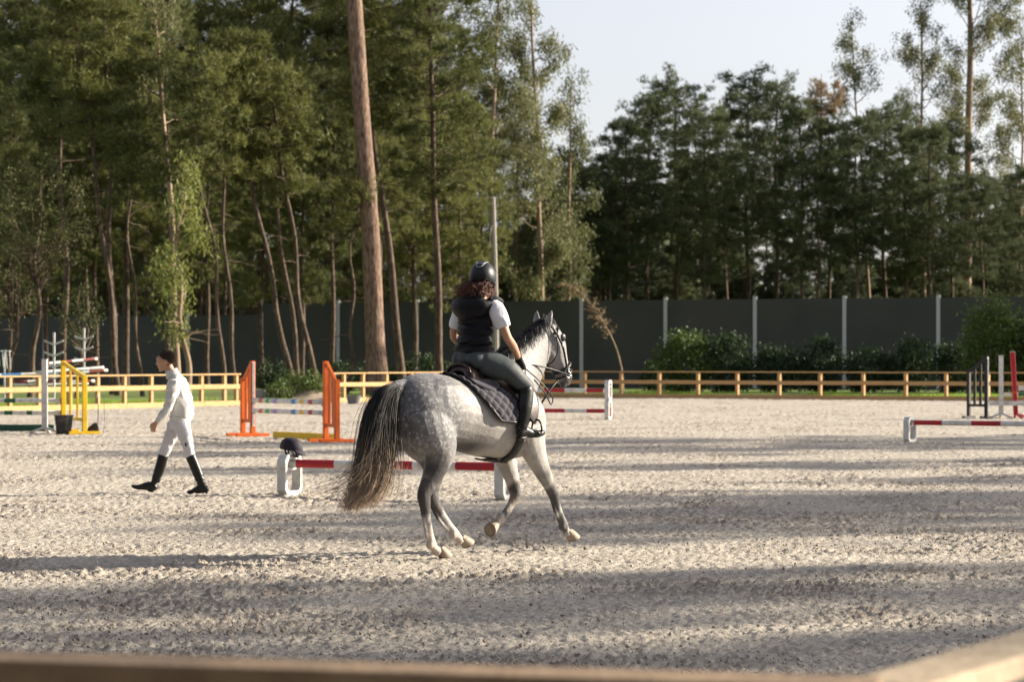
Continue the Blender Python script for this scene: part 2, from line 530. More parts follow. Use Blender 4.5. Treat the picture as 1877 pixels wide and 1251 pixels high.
# ------------------------------------------------------------------ timber rail fences
def rail_fence(name, label, P, ts, board_every=3, twist=0.0):
    """P(t, off, z) gives a point along the line; posts at ts; boards span several posts"""
    e = empty(name, P(ts[0]), 0, label, 'fence')
    inv = -Vector(e.location)
    tdir = (P(ts[-1]) - P(ts[0])).normalized()
    def sh(p): return p + inv
    for t in ts:
        m = MB()
        j = random.uniform(-.012, .012)
        m.bar(sh(P(t, .10, -.25)), sh(P(t, .10, 1.055 + j * .4)), .125, .125, up=Matrix.Rotation(twist + random.uniform(-.05, .05), 3, 'Z') @ (P(1) - P(0)), bev=.006)
        m.build('post', M_WOOD, e)
    ends = list(ts[::board_every])
    if ends[-1] != ts[-1]: ends.append(ts[-1])
    ends[0] -= .16 * (1 if ts[-1] > ts[0] else -1); ends[-1] += .16 * (1 if ts[-1] > ts[0] else -1)
    for a, b in zip(ends[:-1], ends[1:]):
        g = .004 * (1 if b > a else -1)
        j = random.uniform(-.008, .008)
        MB().bar(sh(P(a + g, .09, 1.085)), sh(P(b - g, .09, 1.085 + j * .3)), .19, .05, bev=.005).build('top_rail', M_WOOD, e)
        MB().bar(sh(P(a + g, .012, .66 + j)), sh(P(b - g, .012, .66 - j)), .042, .16, bev=.005).build('middle_rail', M_WOOD, e)
        MB().bar(sh(P(a + g, .0, .07)), sh(P(b - g, .0, .07)), .05, .19, bev=.005).build('base_board', M_WOOD, e)
    return e

left_ts = [t_on(p, CORNER, D_L) for p in (-110, -45, 22, 75, 132, 183, 232, 281, 327, 373, 415, 437)]
rail_fence('rail_fence', 'sunlit timber rail fence behind the walking man, left of the gap', on_left, left_ts)
mid_ts = [t_on(p, CORNER, D_L) for p in (615, 634, 669, 712, 758, 800, 840, 878, 912, 944)] + [.2]
rail_fence('rail_fence', 'sunlit timber rail fence running from the gap to the far corner behind the horse', on_left, mid_ts)
right_ts = [t_on(p, CORNER, D_R) for p in (992, 1070, 1137, 1207, 1278, 1350, 1427, 1502, 1581, 1659, 1733, 1810, 1888, 1966)]
rail_fence('rail_fence', 'shaded timber rail fence with sunlit post edges in front of the dark bushes', on_right, right_ts, 3, R(-16))

# near fence at the bottom of the picture: a corner of two boards on posts
def near_fence():
    e = empty('rail_fence', (.57, 4.22, 0), 0, 'blurred weathered timber rail close to the camera along the bottom of the picture', 'fence')
    a, b = Vector((-2.4, .56, 1.092)), Vector((.06, -.02, 1.092))
    MB().bar(a, b, .15, .045, bev=.004).build('top_rail', M_WOOD_SHADE, e)
    d = (b - a).normalized()
    for q in (.42, -.62):
        p = b - d * (1.05 + (q + .62) * 1.1)
        MB().bar((p.x, p.y, -.1), (p.x, p.y, 1.068), .1, .1, up=d, bev=.005).build('post', M_WOOD_SHADE, e)
    MB().bar((0, .03, -.1), (0, .03, 1.068), .1, .1, up=d, bev=.005).build('post', M_WOOD_SHADE, e)
    e2 = empty('rail_fence', (.62, 4.26, 0), 0, 'blurred sunlit timber rail crossing the lower right corner of the picture', 'fence')
    d2 = Vector((.56, .83, 0)).normalized()
    a2 = d2 * .06 + Vector((0, 0, 1.075)); b2 = d2 * 2.6 + Vector((0, 0, 1.12))
    MB().bar(a2, b2, .15, .045, bev=.004).build('top_rail', M_WOOD_SUN, e2)
    for q in (1.2, 2.45):
        p = d2 * q
        MB().bar((p.x, p.y, -.1), (p.x, p.y, 1.05), .1, .1, up=d2, bev=.005).build('post', M_WOOD_SHADE, e2)
near_fence()

# ------------------------------------------------------------------ dark barrier wall with pale posts
W0, W1 = G(480, 32), G(1720, 35.5)
W_D = (W1 - W0).normalized()
W_N = Vector((W_D.y, -W_D.x, 0))                        # towards the camera
if W_N.y > 0: W_N = -W_N
def on_wall(px):
    k = (px - CX) / FPX
    t = (k * W0.y - W0.x) / (W_D.x - k * W_D.y)
    return W0 + W_D * t
def barrier():
    px = [-60, 82, 213, 345, 480, 620, 765, 914, 1066, 1220, 1384, 1548, 1720, 1900, 2085]
    for lo, hi, top, label in ((0, 4, 4.15, 'lower dark barrier wall with pale posts behind the thin trees, left end'), (4, 14, 4.8, 'tall dark green barrier wall with pale steel posts across the back of the arena')):
        e = empty('barrier_wall', on_wall(px[lo]), 0, label, 'wall')
        o = Vector(e.location)
        for i in range(lo, hi):
            a, b = on_wall(px[i]) - o, on_wall(px[i + 1]) - o
            m = MB()
            n = 7
            dz = (top - .02) / n
            for k in range(n):                           # seven shallow boards to a panel
                m.bar(a + W_D * .1 + Vector((0, 0, dz * (k + .5))), b - W_D * .1 + Vector((0, 0, dz * (k + .5))), .06, dz - .002)
            m.build('panel', M_SCREEN, e)
        for i in range(lo + (lo > 0), hi + 1):
            a = on_wall(px[i]) - o + W_N * .06
            m = MB()
            h = top + .12
            m.bar(a + Vector((0, 0, -.3)), a + Vector((0, 0, h)), .19, .02, up=W_N)
            m.bar(a - W_N * .14 + Vector((0, 0, -.3)), a - W_N * .14 + Vector((0, 0, h)), .19, .02, up=W_N)
            m.bar(a - W_N * .07 + Vector((0, 0, -.3)), a - W_N * .07 + Vector((0, 0, h - .01)), .02, .118, up=W_N)
            m.build('post', M_STEEL, e)
barrier()

# ------------------------------------------------------------------ trees
def limb_tube(m, a, b, r0, r1, sag, n=5, rng=None):
    k = 4
    pts = []
    for i in range(k + 1):
        q = i / k
        p = a * (1 - q) + b * q
        p = p + np.array([0, 0, sag * math.sin(q * math.pi)])
        if rng is not None and 0 < i < k: p = p + rng.normal(0, .05, 3) * np.linalg.norm(b - a) * .4
        pts.append(p)
    m.loft([(p, r0 + (r1 - r0) * i / k) for i, p in enumerate(pts)], (.2, .3, .9), n, 1, cap=False)
    return pts

def leaves(C, rng, size, width, droop=0.0, out=None):
    """one rhombic leaf per centre"""
    n = len(C)
    d = rvec(n, rng)
    d[:, 2] -= droop
    d = unit(d)
    s = unit(np.cross(d, rvec(n, rng)))
    L = size * rng.uniform(.7, 1.3, (n, 1)); w = width * rng.uniform(.7, 1.3, (n, 1))
    bend = rvec(n, rng) * L * .12
    return np.stack([C - d * L * .5, C + s * w + bend, C + d * L * .5, C - s * w + bend], 1)

def tufts(C, D, rng, nb, length, width):
    """needle tufts: nb thin blades from each centre, leaning to D"""
    n = len(C)
    d = unit(rvec(n * nb, rng) + np.repeat(D, nb, 0) * .55)
    c = np.repeat(C, nb, 0) + rng.normal(0, .04, (n * nb, 3))
    s = unit(np.cross(d, rvec(n * nb, rng)))
    L = length * rng.uniform(.6, 1.2, (n * nb, 1))
    return np.stack([c - s * width, c + s * width, c + d * L], 1)

def trunk_path(h, lean, bend, rng, n=14, wob=.05):
    t = np.linspace(0, 1, n)
    ph = rng.uniform(0, 6.28, 4)
    x = lean[0] * t + bend[0] * np.sin(t * math.pi) + wob * np.sin(t * 7 + ph[0]) * t + wob * .5 * np.sin(t * 17 + ph[1])
    y = lean[1] * t + bend[1] * np.sin(t * math.pi) + wob * np.sin(t * 6 + ph[2]) * t + wob * .5 * np.sin(t * 15 + ph[3])
    x -= x[0]; y -= y[0]
    return np.stack([x, y, h * t], 1)

def grow(seed, kind, h, r0, cb=.45, R=2.6, lean=(0, 0), bend=(0, 0), wob=.06, dens=1.0, barkmat=None, leafmat=None, taper=.25, stubs=6, name=None):
    rng = np.random.default_rng(seed)
    P = trunk_path(h, lean, bend, rng, 14, wob)
    T = np.linspace(0, 1, len(P))
    at = lambda q: np.array([np.interp(q, T, P[:, i]) for i in range(3)])
    rad = lambda q: r0 * (1 - (1 - taper) * q) * (1 + .35 * math.exp(-q * 40))
    m = MB()
    m.loft([(p - np.array([0, 0, .3 if i == 0 else 0]), rad(t) * (1 if t < .99 else .5)) for i, (p, t) in enumerate(zip(P, T))], (1, .1, 0), 10, 3)
    for _ in range(stubs):                               # bare dead branches under the crown
        q = rng.uniform(min(.25, cb), cb + .05); a = rng.uniform(0, 6.28); l = rng.uniform(.4, 1.6)
        p = at(q)
        limb_tube(m, p, p + np.array([math.cos(a) * l, math.sin(a) * l, rng.uniform(-.4, .5) * l]), .03, .008, .05, 4, rng)
    C, D = [], []
    if kind == 'pine':
        z = cb
        step = .62 / h
        while z < .97:
            u = (z - cb) / (1 - cb)
            prof = (1 - u ** 3.2) ** .5 * (.55 + .45 * min(1, u * 4)) + .14
            nb = rng.integers(3, 6)
            a0 = rng.uniform(0, 6.28)
            for k in range(nb):
                if rng.random() < .12: continue
                a = a0 + k * 6.283 / nb + rng.uniform(-.4, .4)
                L = R * prof * rng.uniform(.55, 1.15)
                el = rng.uniform(-.05, .35) + .5 * u
                p = at(z)
                dv = np.array([math.cos(a) * math.cos(el), math.sin(a) * math.cos(el), math.sin(el)])
                e = p + dv * L
                pts = limb_tube(m, p, e, .045 * (1 - .6 * u), .012, -.08 * L, 4, rng)
                ncl = max(2, int(L * 1.75 * dens + rng.random()))
                for c in range(ncl):
                    q = rng.uniform(.38, 1.05) ** .8
                    w = (1.05 - q * .5) * .30 * L
                    cc = p + dv * L * q + np.array([rng.normal(0, w), rng.normal(0, w), rng.normal(.08, .14)])
                    nt = rng.integers(11, 19)
                    f = rng.uniform(.75, 1.3)
                    C.append(cc + rng.normal(0, 1, (nt, 3)) * np.array([.24, .24, .15]) * f)
                    D.append(np.repeat((dv * .8 + np.array([0, 0, .7]))[None], nt, 0))
            z += step * rng.uniform(.75, 1.3)
        C = np.concatenate(C); D = np.concatenate(D)
        F = tufts(C, D, rng, 10, .32, .020)
        k = 3
    else:
        if kind == 'euc':
            z = cb
            while z < 1.0:
                u = (z - cb) / (1 - cb)
                a = rng.uniform(0, 6.28)
                L = R * (.35 + .65 * math.sin(min(1, u * 1.1 + .12) * math.pi) ** .7) * rng.uniform(.6, 1.15)
                el = rng.uniform(.45, 1.0)
                p = at(z)
                dv = np.array([math.cos(a) * math.cos(el), math.sin(a) * math.cos(el), math.sin(el)])
                e = p + dv * L
                limb_tube(m, p, e, .05, .015, -.1 * L, 4, rng)
                for c in range(max(3, int(L * 2.2 * dens))):
                    q = rng.uniform(.45, 1.08)
                    cc = p + dv * L * q + rng.normal(0, .28, 3)
                    nt = int(rng.integers(40, 70))
                    C.append(cc + rng.normal(0, 1, (nt, 3)) * np.array([.24, .24, .30]) - np.array([0, 0, .15]))
                z += .55 / h * rng.uniform(.7, 1.3)
            C = np.concatenate(C)
            F = leaves(C, rng, .26, .034, 1.1)
        else:                                            # rounded broad-leaved crown of clumps
            nc = int(26 * R * R * dens)
            c0 = at(1.0) - np.array([0, 0, h * (1 - cb) * .45])
            ez = h * (1 - cb) * .55
            for c in range(nc):
                d = rvec(1, rng)[0] * rng.uniform(.35, 1.0) ** .5
                cc = c0 + d * np.array([R, R, ez])
                if rng.random() < .3: limb_tube(m, at(cb * rng.uniform(.8, 1.2)), cc, .03, .008, -.1, 4, rng)
                nt = int(rng.integers(25, 45))
                C.append(cc + rng.normal(0, .20, (nt, 3)) * np.array([1, 1, .7]))
            C = np.concatenate(C)
            F = leaves(C, rng, .12, .032, .1)
        k = 4
    defaults = {'pine': (M_BARKT, M_PINE_SUN), 'euc': (M_BARKE, M_EUC), 'oak': (M_BARKT, M_OAK)}[kind]
    e = empty(name or {'pine': 'pine_tree', 'euc': 'eucalyptus_tree', 'oak': 'oak_tree'}[kind])
    m.build('trunk', barkmat or defaults[0], e, smooth=True)
    poly_mesh('crown', F, k, leafmat or defaults[1], e)
    return e

def put(e, px, s, label, cat='tree', group=None, rz=None, sc=1.0):
    e.location = G(px, s, -.05)
    if rz is not None: e.rotation_euler = (0, 0, rz)
    e.scale = (sc, sc, sc)
    return tag(e, label, cat, group)

def big_bark(e):
    """replace the trunk of a big pine by one with plated bark relief"""
    t = e.children[0]
    P = coords(t.data)[:].astype(float)
    h = P[:, 2].max()
    rng = np.random.default_rng(2)
    m = MB()
    zz = np.linspace(-.3, 20, 420)
    n = 44
    ctr = np.array([[P[np.abs(P[:, 2] - z) < 1.6][:, 0].mean(), P[np.abs(P[:, 2] - z) < 1.6][:, 1].mean()] for z in zz])
    k = np.ones(41) / 41
    ctr = np.stack([np.convolve(np.pad(ctr[:, i], 20, 'edge'), k, 'valid') for i in range(2)], 1)
    a = np.linspace(0, 2 * math.pi, n, endpoint=False)
    Z, A = np.meshgrid(zz, a, indexing='ij')
    rad = .43 * (1 - .4 * Z / h) * (1 + .30 * np.exp(-np.clip(Z, 0, 99) / .8))
    u, v = A * 7 / 6.2832, Z
    pl = np.abs(vnoise(np.cos(A) * 2.2 + 7, np.sin(A) * 2.2 + Z * 1.6, 2.3, 1) - .5) * 2
    pl2 = np.abs(vnoise(np.cos(A) * 2.2 + 3, np.sin(A) * 2.2 + Z * 2.4, 4.1, 2) - .5) * 2
    rad = rad + .035 * smoothstep(pl * 2.2) + .022 * smoothstep(pl2 * 2.0) - .03
    V = np.stack([ctr[:, 0:1] + rad * np.cos(A), ctr[:, 1:2] + rad * np.sin(A), Z], -1).reshape(-1, 3)
    F = [(r_ * n + i, r_ * n + (i + 1) % n, (r_ + 1) * n + (i + 1) % n, (r_ + 1) * n + i) for r_ in range(len(zz) - 1) for i in range(n)]
    m.add(V, F)
    # limbs and upper stem of the old trunk stay above 19 m
    low = [f for f in t.data.polygons if min(t.data.vertices[i].co.z for i in f.vertices) > 19.0]
    vs = [tuple(v.co) for v in t.data.vertices]
    m.add(vs, [tuple(f.vertices) for f in low])
    old = t.data
    o = m.build('trunk', M_BARK, e, smooth=True)
    bpy.data.objects.remove(t); bpy.data.meshes.remove(old)

GF = 'trees standing between the rail fence and the barrier wall'
# each: kind, base column, scale, height, trunk radius, crown start, crown radius, lean in columns of the photo over the height, label
FRONT = [
    ('pine', 694, 43, 29, .43, .66, 3.2, -2.1, 'thick straight reddish pine trunk leaning slightly left behind the fence', M_BARK),
    ('pine', 741, 40, 20, .20, .52, 2.3, -2.7, 'slim left-leaning pine just right of the thickest trunk', None),
    ('pine', 806, 40, 21, .19, .34, 2.5, -.6, 'upright pine with spreading side branches left of the rider', None),
    ('pine', 542, 42, 16, .14, .54, 1.9, -3.1, 'thin curved pine, leftmost of the three trunks behind the orange jump', None),
    ('pine', 550, 41, 17, .12, .52, 1.9, -2.4, 'thin pine, middle of the three trunks behind the orange jump', None),
    ('pine', 580, 42, 15, .13, .50, 1.8, -2.2, 'thin leaning pine, rightmost of the three trunks behind the orange jump', None),
    ('pine', 411, 44, 14, .10, .56, 1.6, -1.5, 'thin pine with a bare lower trunk right of the walking man', None),
    ('pine', 438, 43, 15, .10, .55, 1.7, -1.2, 'thin pine with a bare branch just left of the orange jump', None),
    ('pine', 219, 43, 19, .13, .48, 2.1, -2.0, 'tall thin pine standing close beside another left of the walking man', None),
    ('pine', 207, 42, 21, .15, .46, 2.2, -.8, 'straight dark pine, left one of the close pair left of the walking man', None),
    ('pine', 122, 41, 20, .15, .48, 2.2, -.4, 'dark straight pine between the two white pole racks', None),
    ('pine', 262, 44, 12, .09, .60, 1.4, -.5, 'thin crooked young pine directly left of the man\'s head', None),
    ('pine', 632, 43, 9, .09, .72, 1.1, .2, 'small crooked young pine with bare wavy trunk beside the thick trunk', None),
    ('oak', 54, 45, 9.5, .13, .55, 2.3, .5, 'bushy olive green tree at the far left behind the white standard', None),
    ('oak', 12, 44, 6.5, .12, .5, 1.7, .2, 'low bushy tree at the left edge of the picture', None),
    ('oak', 140, 46, 4.6, .07, .42, 1.0, .1, 'small leafy sapling beside the right-hand white pole rack', None),
    ('euc', 342, 45, 9.4, .13, .28, 1.15, -.35, 'young eucalyptus with drooping bright leaves above the walking man', 'young'),
    ('euc', 326, 40, 21, .17, .62, 2.0, -1.4, 'tall eucalyptus with pale upper trunk and hanging leaves, upper left', None),
]
for i, (k, px, s, h, r, cb, Rr, lean, lab, bm) in enumerate(FRONT):
    e = grow(100 + i, k, h, r, cb + (.10 if k == 'pine' and i > 0 else 0), Rr * (.9 if k == 'pine' else 1), (lean, RNG.uniform(-.5, .5)), (RNG.uniform(-.15, .25), 0), .20 if r < .16 else .07, 2.0 if bm == 'young' else 1.15, None if bm == 'young' else bm, M_YEUC if bm == 'young' else None, taper=.6 if i == 0 else .3, stubs=10)
    put(e, px, s, lab, 'tree', GF)
    if i == 0: big_bark(e)

# prototypes for the wood, then copies
def protos(kind, specs, **kw):
    return [grow(300 + 17 * i + len(kind), kind, *sp, **kw) for i, sp in enumerate(specs)]
PINES = protos('pine', [(24, .20, .30, 3.1), (22, .18, .36, 2.8), (26, .22, .42, 3.2), (20, .17, .28, 2.9), (23, .19, .50, 3.0)], wob=.14, stubs=8)
LOWP = protos('pine', [(15, .15, .10, 2.9), (13, .13, .08, 2.7)], wob=.14, stubs=2, leafmat=M_PINE_SHADE)
DARKP = protos('pine', [(22, .22, .42, 3.1), (20, .20, .46, 3.0), (23, .23, .50, 3.3), (18, .18, .38, 2.8)], wob=.14, stubs=8, leafmat=M_PINE_SHADE, dens=.95)
used = {}
def plant(plist, i, px, s, hgt, label, group, rz):
    p = plist[i % len(plist)]
    if p.name in used: e = copy_tree(p)
    else: used[p.name] = 1; e = p
    hp = max(v[2] for v in p.children[0].bound_box)
    sc = hgt / hp
    put(e, px, s, label, 'tree', group, rz, sc)
    return e

GW = 'pines of the sunlit wood behind the lower wall'
rr = random.Random(5)
for i in range(24):                                      # middle row, some in front of and some just behind the wall
    px = -25 + i * 38 + rr.uniform(-18, 18)
    plant(PINES, i, px, rr.uniform(33.5, 37) if i % 2 else rr.uniform(28.5, 30.5), rr.uniform(15, 22), 'slender sunlit pine in the wood on the left', GW, rr.uniform(0, 6.28))
for i in range(20):
    px = -60 + i * 50 + rr.uniform(-22, 22)
    plant(PINES, i + 2, px, rr.uniform(25.5, 28.5), rr.uniform(25, 31) if px < 820 else rr.uniform(18, 21), 'tall pine deep in the wood on the left', 'tall pines deep in the left wood', rr.uniform(0, 6.28))
for i in range(22):
    px = -70 + i * 51 + rr.uniform(-20, 20)
    plant(LOWP, i, px, rr.uniform(23.5, 26), rr.uniform(9, 14), 'low dense pine filling the shade under the wood', 'low dense pines under the woods', rr.uniform(0, 6.28))
for i in range(14):
    px = 1090 + i * 62 + rr.uniform(-20, 20)
    plant(LOWP, i, px, rr.uniform(22, 26), rr.uniform(7, 11), 'low dense pine filling the shade under the wood', 'low dense pines under the woods', rr.uniform(0, 6.28))
GR = 'shaded pines behind the tall barrier wall on the right'
ORD = 'first second third fourth fifth sixth seventh eighth ninth tenth eleventh twelfth thirteenth fourteenth fifteenth sixteenth seventeenth eighteenth'.split()
def top_h(ytop, s): return (HZ - ytop) / s + EYE
RT = [(1150, 205, 27), (1185, 150, 26), (1240, 112, 25.5), (1290, 175, 27), (1330, 185, 24), (1372, 108, 25), (1425, 125, 26), (1468, 165, 27), (1520, 205, 25), (1570, 190, 27),
      (1622, 165, 25), (1660, 190, 26.5), (1705, 215, 27), (1745, 205, 25.5), (1800, 300, 27), (1845, 320, 26), (1885, 290, 27.5), (1950, 260, 26)]
for i, (px, yt, s) in enumerate(RT):
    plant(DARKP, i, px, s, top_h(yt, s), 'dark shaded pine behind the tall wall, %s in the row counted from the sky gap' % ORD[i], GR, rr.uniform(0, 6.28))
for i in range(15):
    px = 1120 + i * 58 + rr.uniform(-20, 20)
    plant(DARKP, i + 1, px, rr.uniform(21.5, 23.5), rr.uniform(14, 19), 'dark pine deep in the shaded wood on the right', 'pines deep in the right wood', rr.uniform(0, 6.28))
for i, (px, yt, s) in enumerate([(1060, 290, 27), (1098, 262, 25.5), (1120, 330, 27), (1030, 250, 25)]):
    plant(DARKP, i, px, s, top_h(yt, s), 'dark pine in the dip between the woods, ' + ('second from the left', 'third from the left', 'rightmost', 'leftmost')[i], 'small pines in the gap between the woods', rr.uniform(0, 6.28))

e = grow(501, 'euc', 27, .20, .18, 3.2, (-.7, 0), (.2, 0), .1, 1.9); put(e, 990, 30, 'tall leafy eucalyptus with a thin pale trunk right of the rider', 'tree', None)
e = grow(502, 'euc', 27, .22, .35, 2.9, (.6, 0), (-.2, 0), .1, 1.8); put(e, 900, 28.5, 'tall open eucalyptus rising behind the utility pole', 'tree', None)
e = grow(508, 'euc', 19.5, .15, .25, 2.2, (.3, 0), (-.1, 0), .1, 1.8); put(e, 1043, 29, 'shorter leafy eucalyptus at the edge of the sky gap', 'tree', None)
e = grow(509, 'euc', 22, .15, .3, 2.6, (.3, 0), (-.1, 0), .1, 1.6); put(e, 945, 26.5, 'leafy eucalyptus crowded behind the taller ones right of the rider', 'tree', None)
e = grow(503, 'euc', 34, .42, .44, 5.6, (.2, 0), (.1, 0), .1, 1.7, taper=.35); put(e, 1772, 24.3, 'big open-crowned eucalyptus with a thick trunk at upper right', 'tree', None)
e = grow(504, 'euc', 29, .2, .55, 3.2, (-.2, 0), (.2, 0), .1, 1.2); put(e, 1692, 24.5, 'slender eucalyptus with leaf clumps left of the big one', 'tree', None)
e = grow(505, 'euc', 27, .16, .60, 2.8, (-1.5, 0), (.2, 0), .12, 1.2); put(e, 1595, 24.5, 'leaning eucalyptus rising above the dark pines on the right', 'tree', None)
e = grow(506, 'euc', 25, .16, .3, 3.2, (.4, 0), (.2, 0), .12, 1.1); put(e, 1862, 25.5, 'sparse eucalyptus at the right edge of the picture', 'tree', None)
e = grow(507, 'pine', 21, .12, .87, 1.3, (.2, 0), (0, 0), .12, .25, leafmat=M_DEAD); put(e, 1500, 27, 'half-dead pine with rusty brown top among the dark pines', 'tree', None)

def undergrowth(name, label, cat, px, s, w, d, h, n, leafm, seed, size=.14, group=None, stems=5):
    """a shrub: stems and leaves"""
    rng = np.random.default_rng(seed)
    e = empty(name, G(px, s, .03), 0, label, cat, group)
    C = []
    nc = int(n)
    for c in range(nc):
        q = rvec(1, rng)[0] * rng.uniform(.2, 1) ** .4
        cc = np.array([q[0] * w * .9, q[1] * d * .9, max(.08, h * .48 + q[2] * h * .52 + rng.normal(0, .06 * h))])
        C.append(cc + rng.normal(0, 1, (int(rng.integers(18, 34)), 3)) * np.array([.17, .17, .15]) * (h / 2.2) ** .4)
    C = np.concatenate(C); C = C[C[:, 2] > .02]
    poly_mesh('foliage', leaves(C, rng, size, size * .27, -.5), 4, leafm, e)
    m = MB()
    for _ in range(stems):
        a = rng.uniform(0, 6.28)
        limb_tube(m, np.array([0, 0, -.1]) + rng.normal(0, .1, 3) * np.array([1, 1, 0]), np.array([math.cos(a) * w * .5, math.sin(a) * d * .5, h * .8]), .03, .01, .1, 4, rng)
    m.build('stem', M_BARKT, e)
    return e

BUSH = [(1255, 39, 1.5, 1.0, 2.9, 'leafy bush with bright sunlit top left of the second pale post'), (1335, 39, 1.3, 1.0, 2.7, 'dark bush with one sunlit shoot next to the leafy bush'),
        (1430, 39, 1.4, 1.0, 2.2, 'dark shaded bush before the wall right of the third pale post'), (1505, 39, 1.3, 1.0, 2.6, 'dark rounded bush before the wall left of the fourth pale post'),
        (1590, 39, 1.2, 1.0, 2.1, 'low dark bush before the wall right of the fourth pale post'), (1668, 39, 1.4, 1.0, 2.5, 'dark bush before the wall left of the last pale post'),
        (1750, 40, 1.3, 1.0, 2.3, 'dark bush before the wall behind the black jump wing'), (1825, 41, 1.7, 1.1, 4.3, 'tall bush with sunlit crown reaching over the wall at the right'),
        (1205, 38, .9, .8, 1.4, 'small dark bush at the foot of the wall right of the leaning dead sapling'), (1900, 41, 1.5, 1.1, 3.4, 'dark bush cut by the right edge of the picture')]
for i, (px, s, w, d, h, lab) in enumerate(BUSH):
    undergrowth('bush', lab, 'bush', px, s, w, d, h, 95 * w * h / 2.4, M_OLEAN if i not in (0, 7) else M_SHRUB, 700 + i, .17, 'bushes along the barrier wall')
undergrowth('mound_shrub', 'sunlit yellow-green shrub on the mound in the fence gap', 'shrub', 556, 47.5, 1.05, .8, 1.05, 130, M_SHRUB, 730, .10)
undergrowth('mound_shrub', 'smaller bright shrub left of the mound shrub behind the orange jump', 'shrub', 513, 48, .55, .5, .7, 50, M_SHRUB, 731, .09)
for i, (px, s, w, h, lab) in enumerate([(505, 40, 1.2, 1.4, 'between the two orange jump wings'), (640, 38, 1.4, 1.5, 'left of the thick pine trunk'), (700, 37, 1.2, 1.2, 'right behind the thick pine trunk'), (770, 37, 1.4, 1.7, 'left of the upright pine'), (840, 37, 1.5, 1.4, 'just left of the rider')]):
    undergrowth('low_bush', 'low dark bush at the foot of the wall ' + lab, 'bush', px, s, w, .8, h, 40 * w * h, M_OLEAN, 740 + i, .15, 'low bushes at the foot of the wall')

def far_wood():
    """dense undergrowth that reads as one mass under the trees behind the wall"""
    rng = np.random.default_rng(9)
    n = 9500
    x = rng.uniform(-62, 74, n); y = rng.uniform(196, 224, n)
    z = rng.uniform(0, 1, n) ** 1.2 * (9.5 + 3.0 * np.sin(x * .17) + 2.0 * np.sin(x * .43 + 1))
    C = np.stack([x, y, z], 1)
    C = np.repeat(C, 8, 0) + rng.normal(0, .65, (n * 8, 3))
    C = C[C[:, 2] > .1]
    o = poly_mesh('far_undergrowth', leaves(C, rng, 1.0, .28, 0), 4, M_PINE_SHADE)
    tag(o, 'dense dark undergrowth filling the depth of the woods', 'undergrowth', None, 'stuff')
far_wood()

def added_shade_wood():
    """unseen foliage added left of the frame and behind the viewer to cut sky fill"""
    rng = np.random.default_rng(19)
    n = 7000
    a = rng.uniform(R(150), R(318), n)
    r = rng.uniform(34, 46, n)
    x, y = np.cos(a) * r * 1.1, np.sin(a) * r + 8
    z = rng.uniform(0, 1, n) ** .9 * (15 + 3 * np.sin(a * 9) + 2 * np.sin(a * 23))
    C = np.repeat(np.stack([x, y, z], 1), 6, 0) + rng.normal(0, .7, (n * 6, 3))
    C = C[C[:, 2] > .1]
    o = poly_mesh('added_shade_wood', leaves(C, rng, 1.1, .34, 0), 4, M_PINE_SHADE)
    tag(o, 'wood continuing round the arena beyond the left edge and behind the viewer', 'wood', None, 'stuff')
added_shade_wood()  # added out of view to darken the sides facing the camera

# off the right side of the frame: the trees whose shade lies in bands across the sand
W_AX = Vector((-math.sin(SUN_AZ), math.cos(SUN_AZ), 0)); S_AX = Vector((math.cos(SUN_AZ), math.sin(SUN_AZ), 0))
SHADE = []
def shade_tree(w, dist, hgt, i, rz, wd):
    p = W_AX * w + S_AX * dist
    src = PINES[i % len(PINES)]
    e = copy_tree(src)
    hp = max(v[2] for v in src.children[0].bound_box)
    k = hgt / hp
    e.scale = (k * wd, k * wd, k)
    e.location = (p.x, p.y, -.05); e.rotation_euler = (0, 0, rz)
    tag(e, 'pine beside the arena to the right, known by its shade on the sand', 'tree', 'pines outside the right side of the frame')
for i, (w, dist, hgt, wd) in enumerate([(46.2, 62, 22, .8), (42.2, 62, 22.5, .95), (35.5, 60, 21.5, .75), (30.6, 66, 21, .5), (27.0, 61, 21, .7), (25.4, 61, 22, .8), (23.8, 60, 22, .9), (22.0, 63, 22.5, .6), (17.1, 50, 22, .42), (15.7, 53, 23, .50), (13.5, 45, 21, .40), (12.2, 46, 21, .55), (10.0, 44, 21, .6), (7.4, 46, 20, .6), (5.2, 45, 22, .36),
                                        (97, 74, 22, 1), (101, 70, 20, 1), (105, 78, 22, .8)]):
    shade_tree(w, dist, hgt, i, i * 1.7, wd)

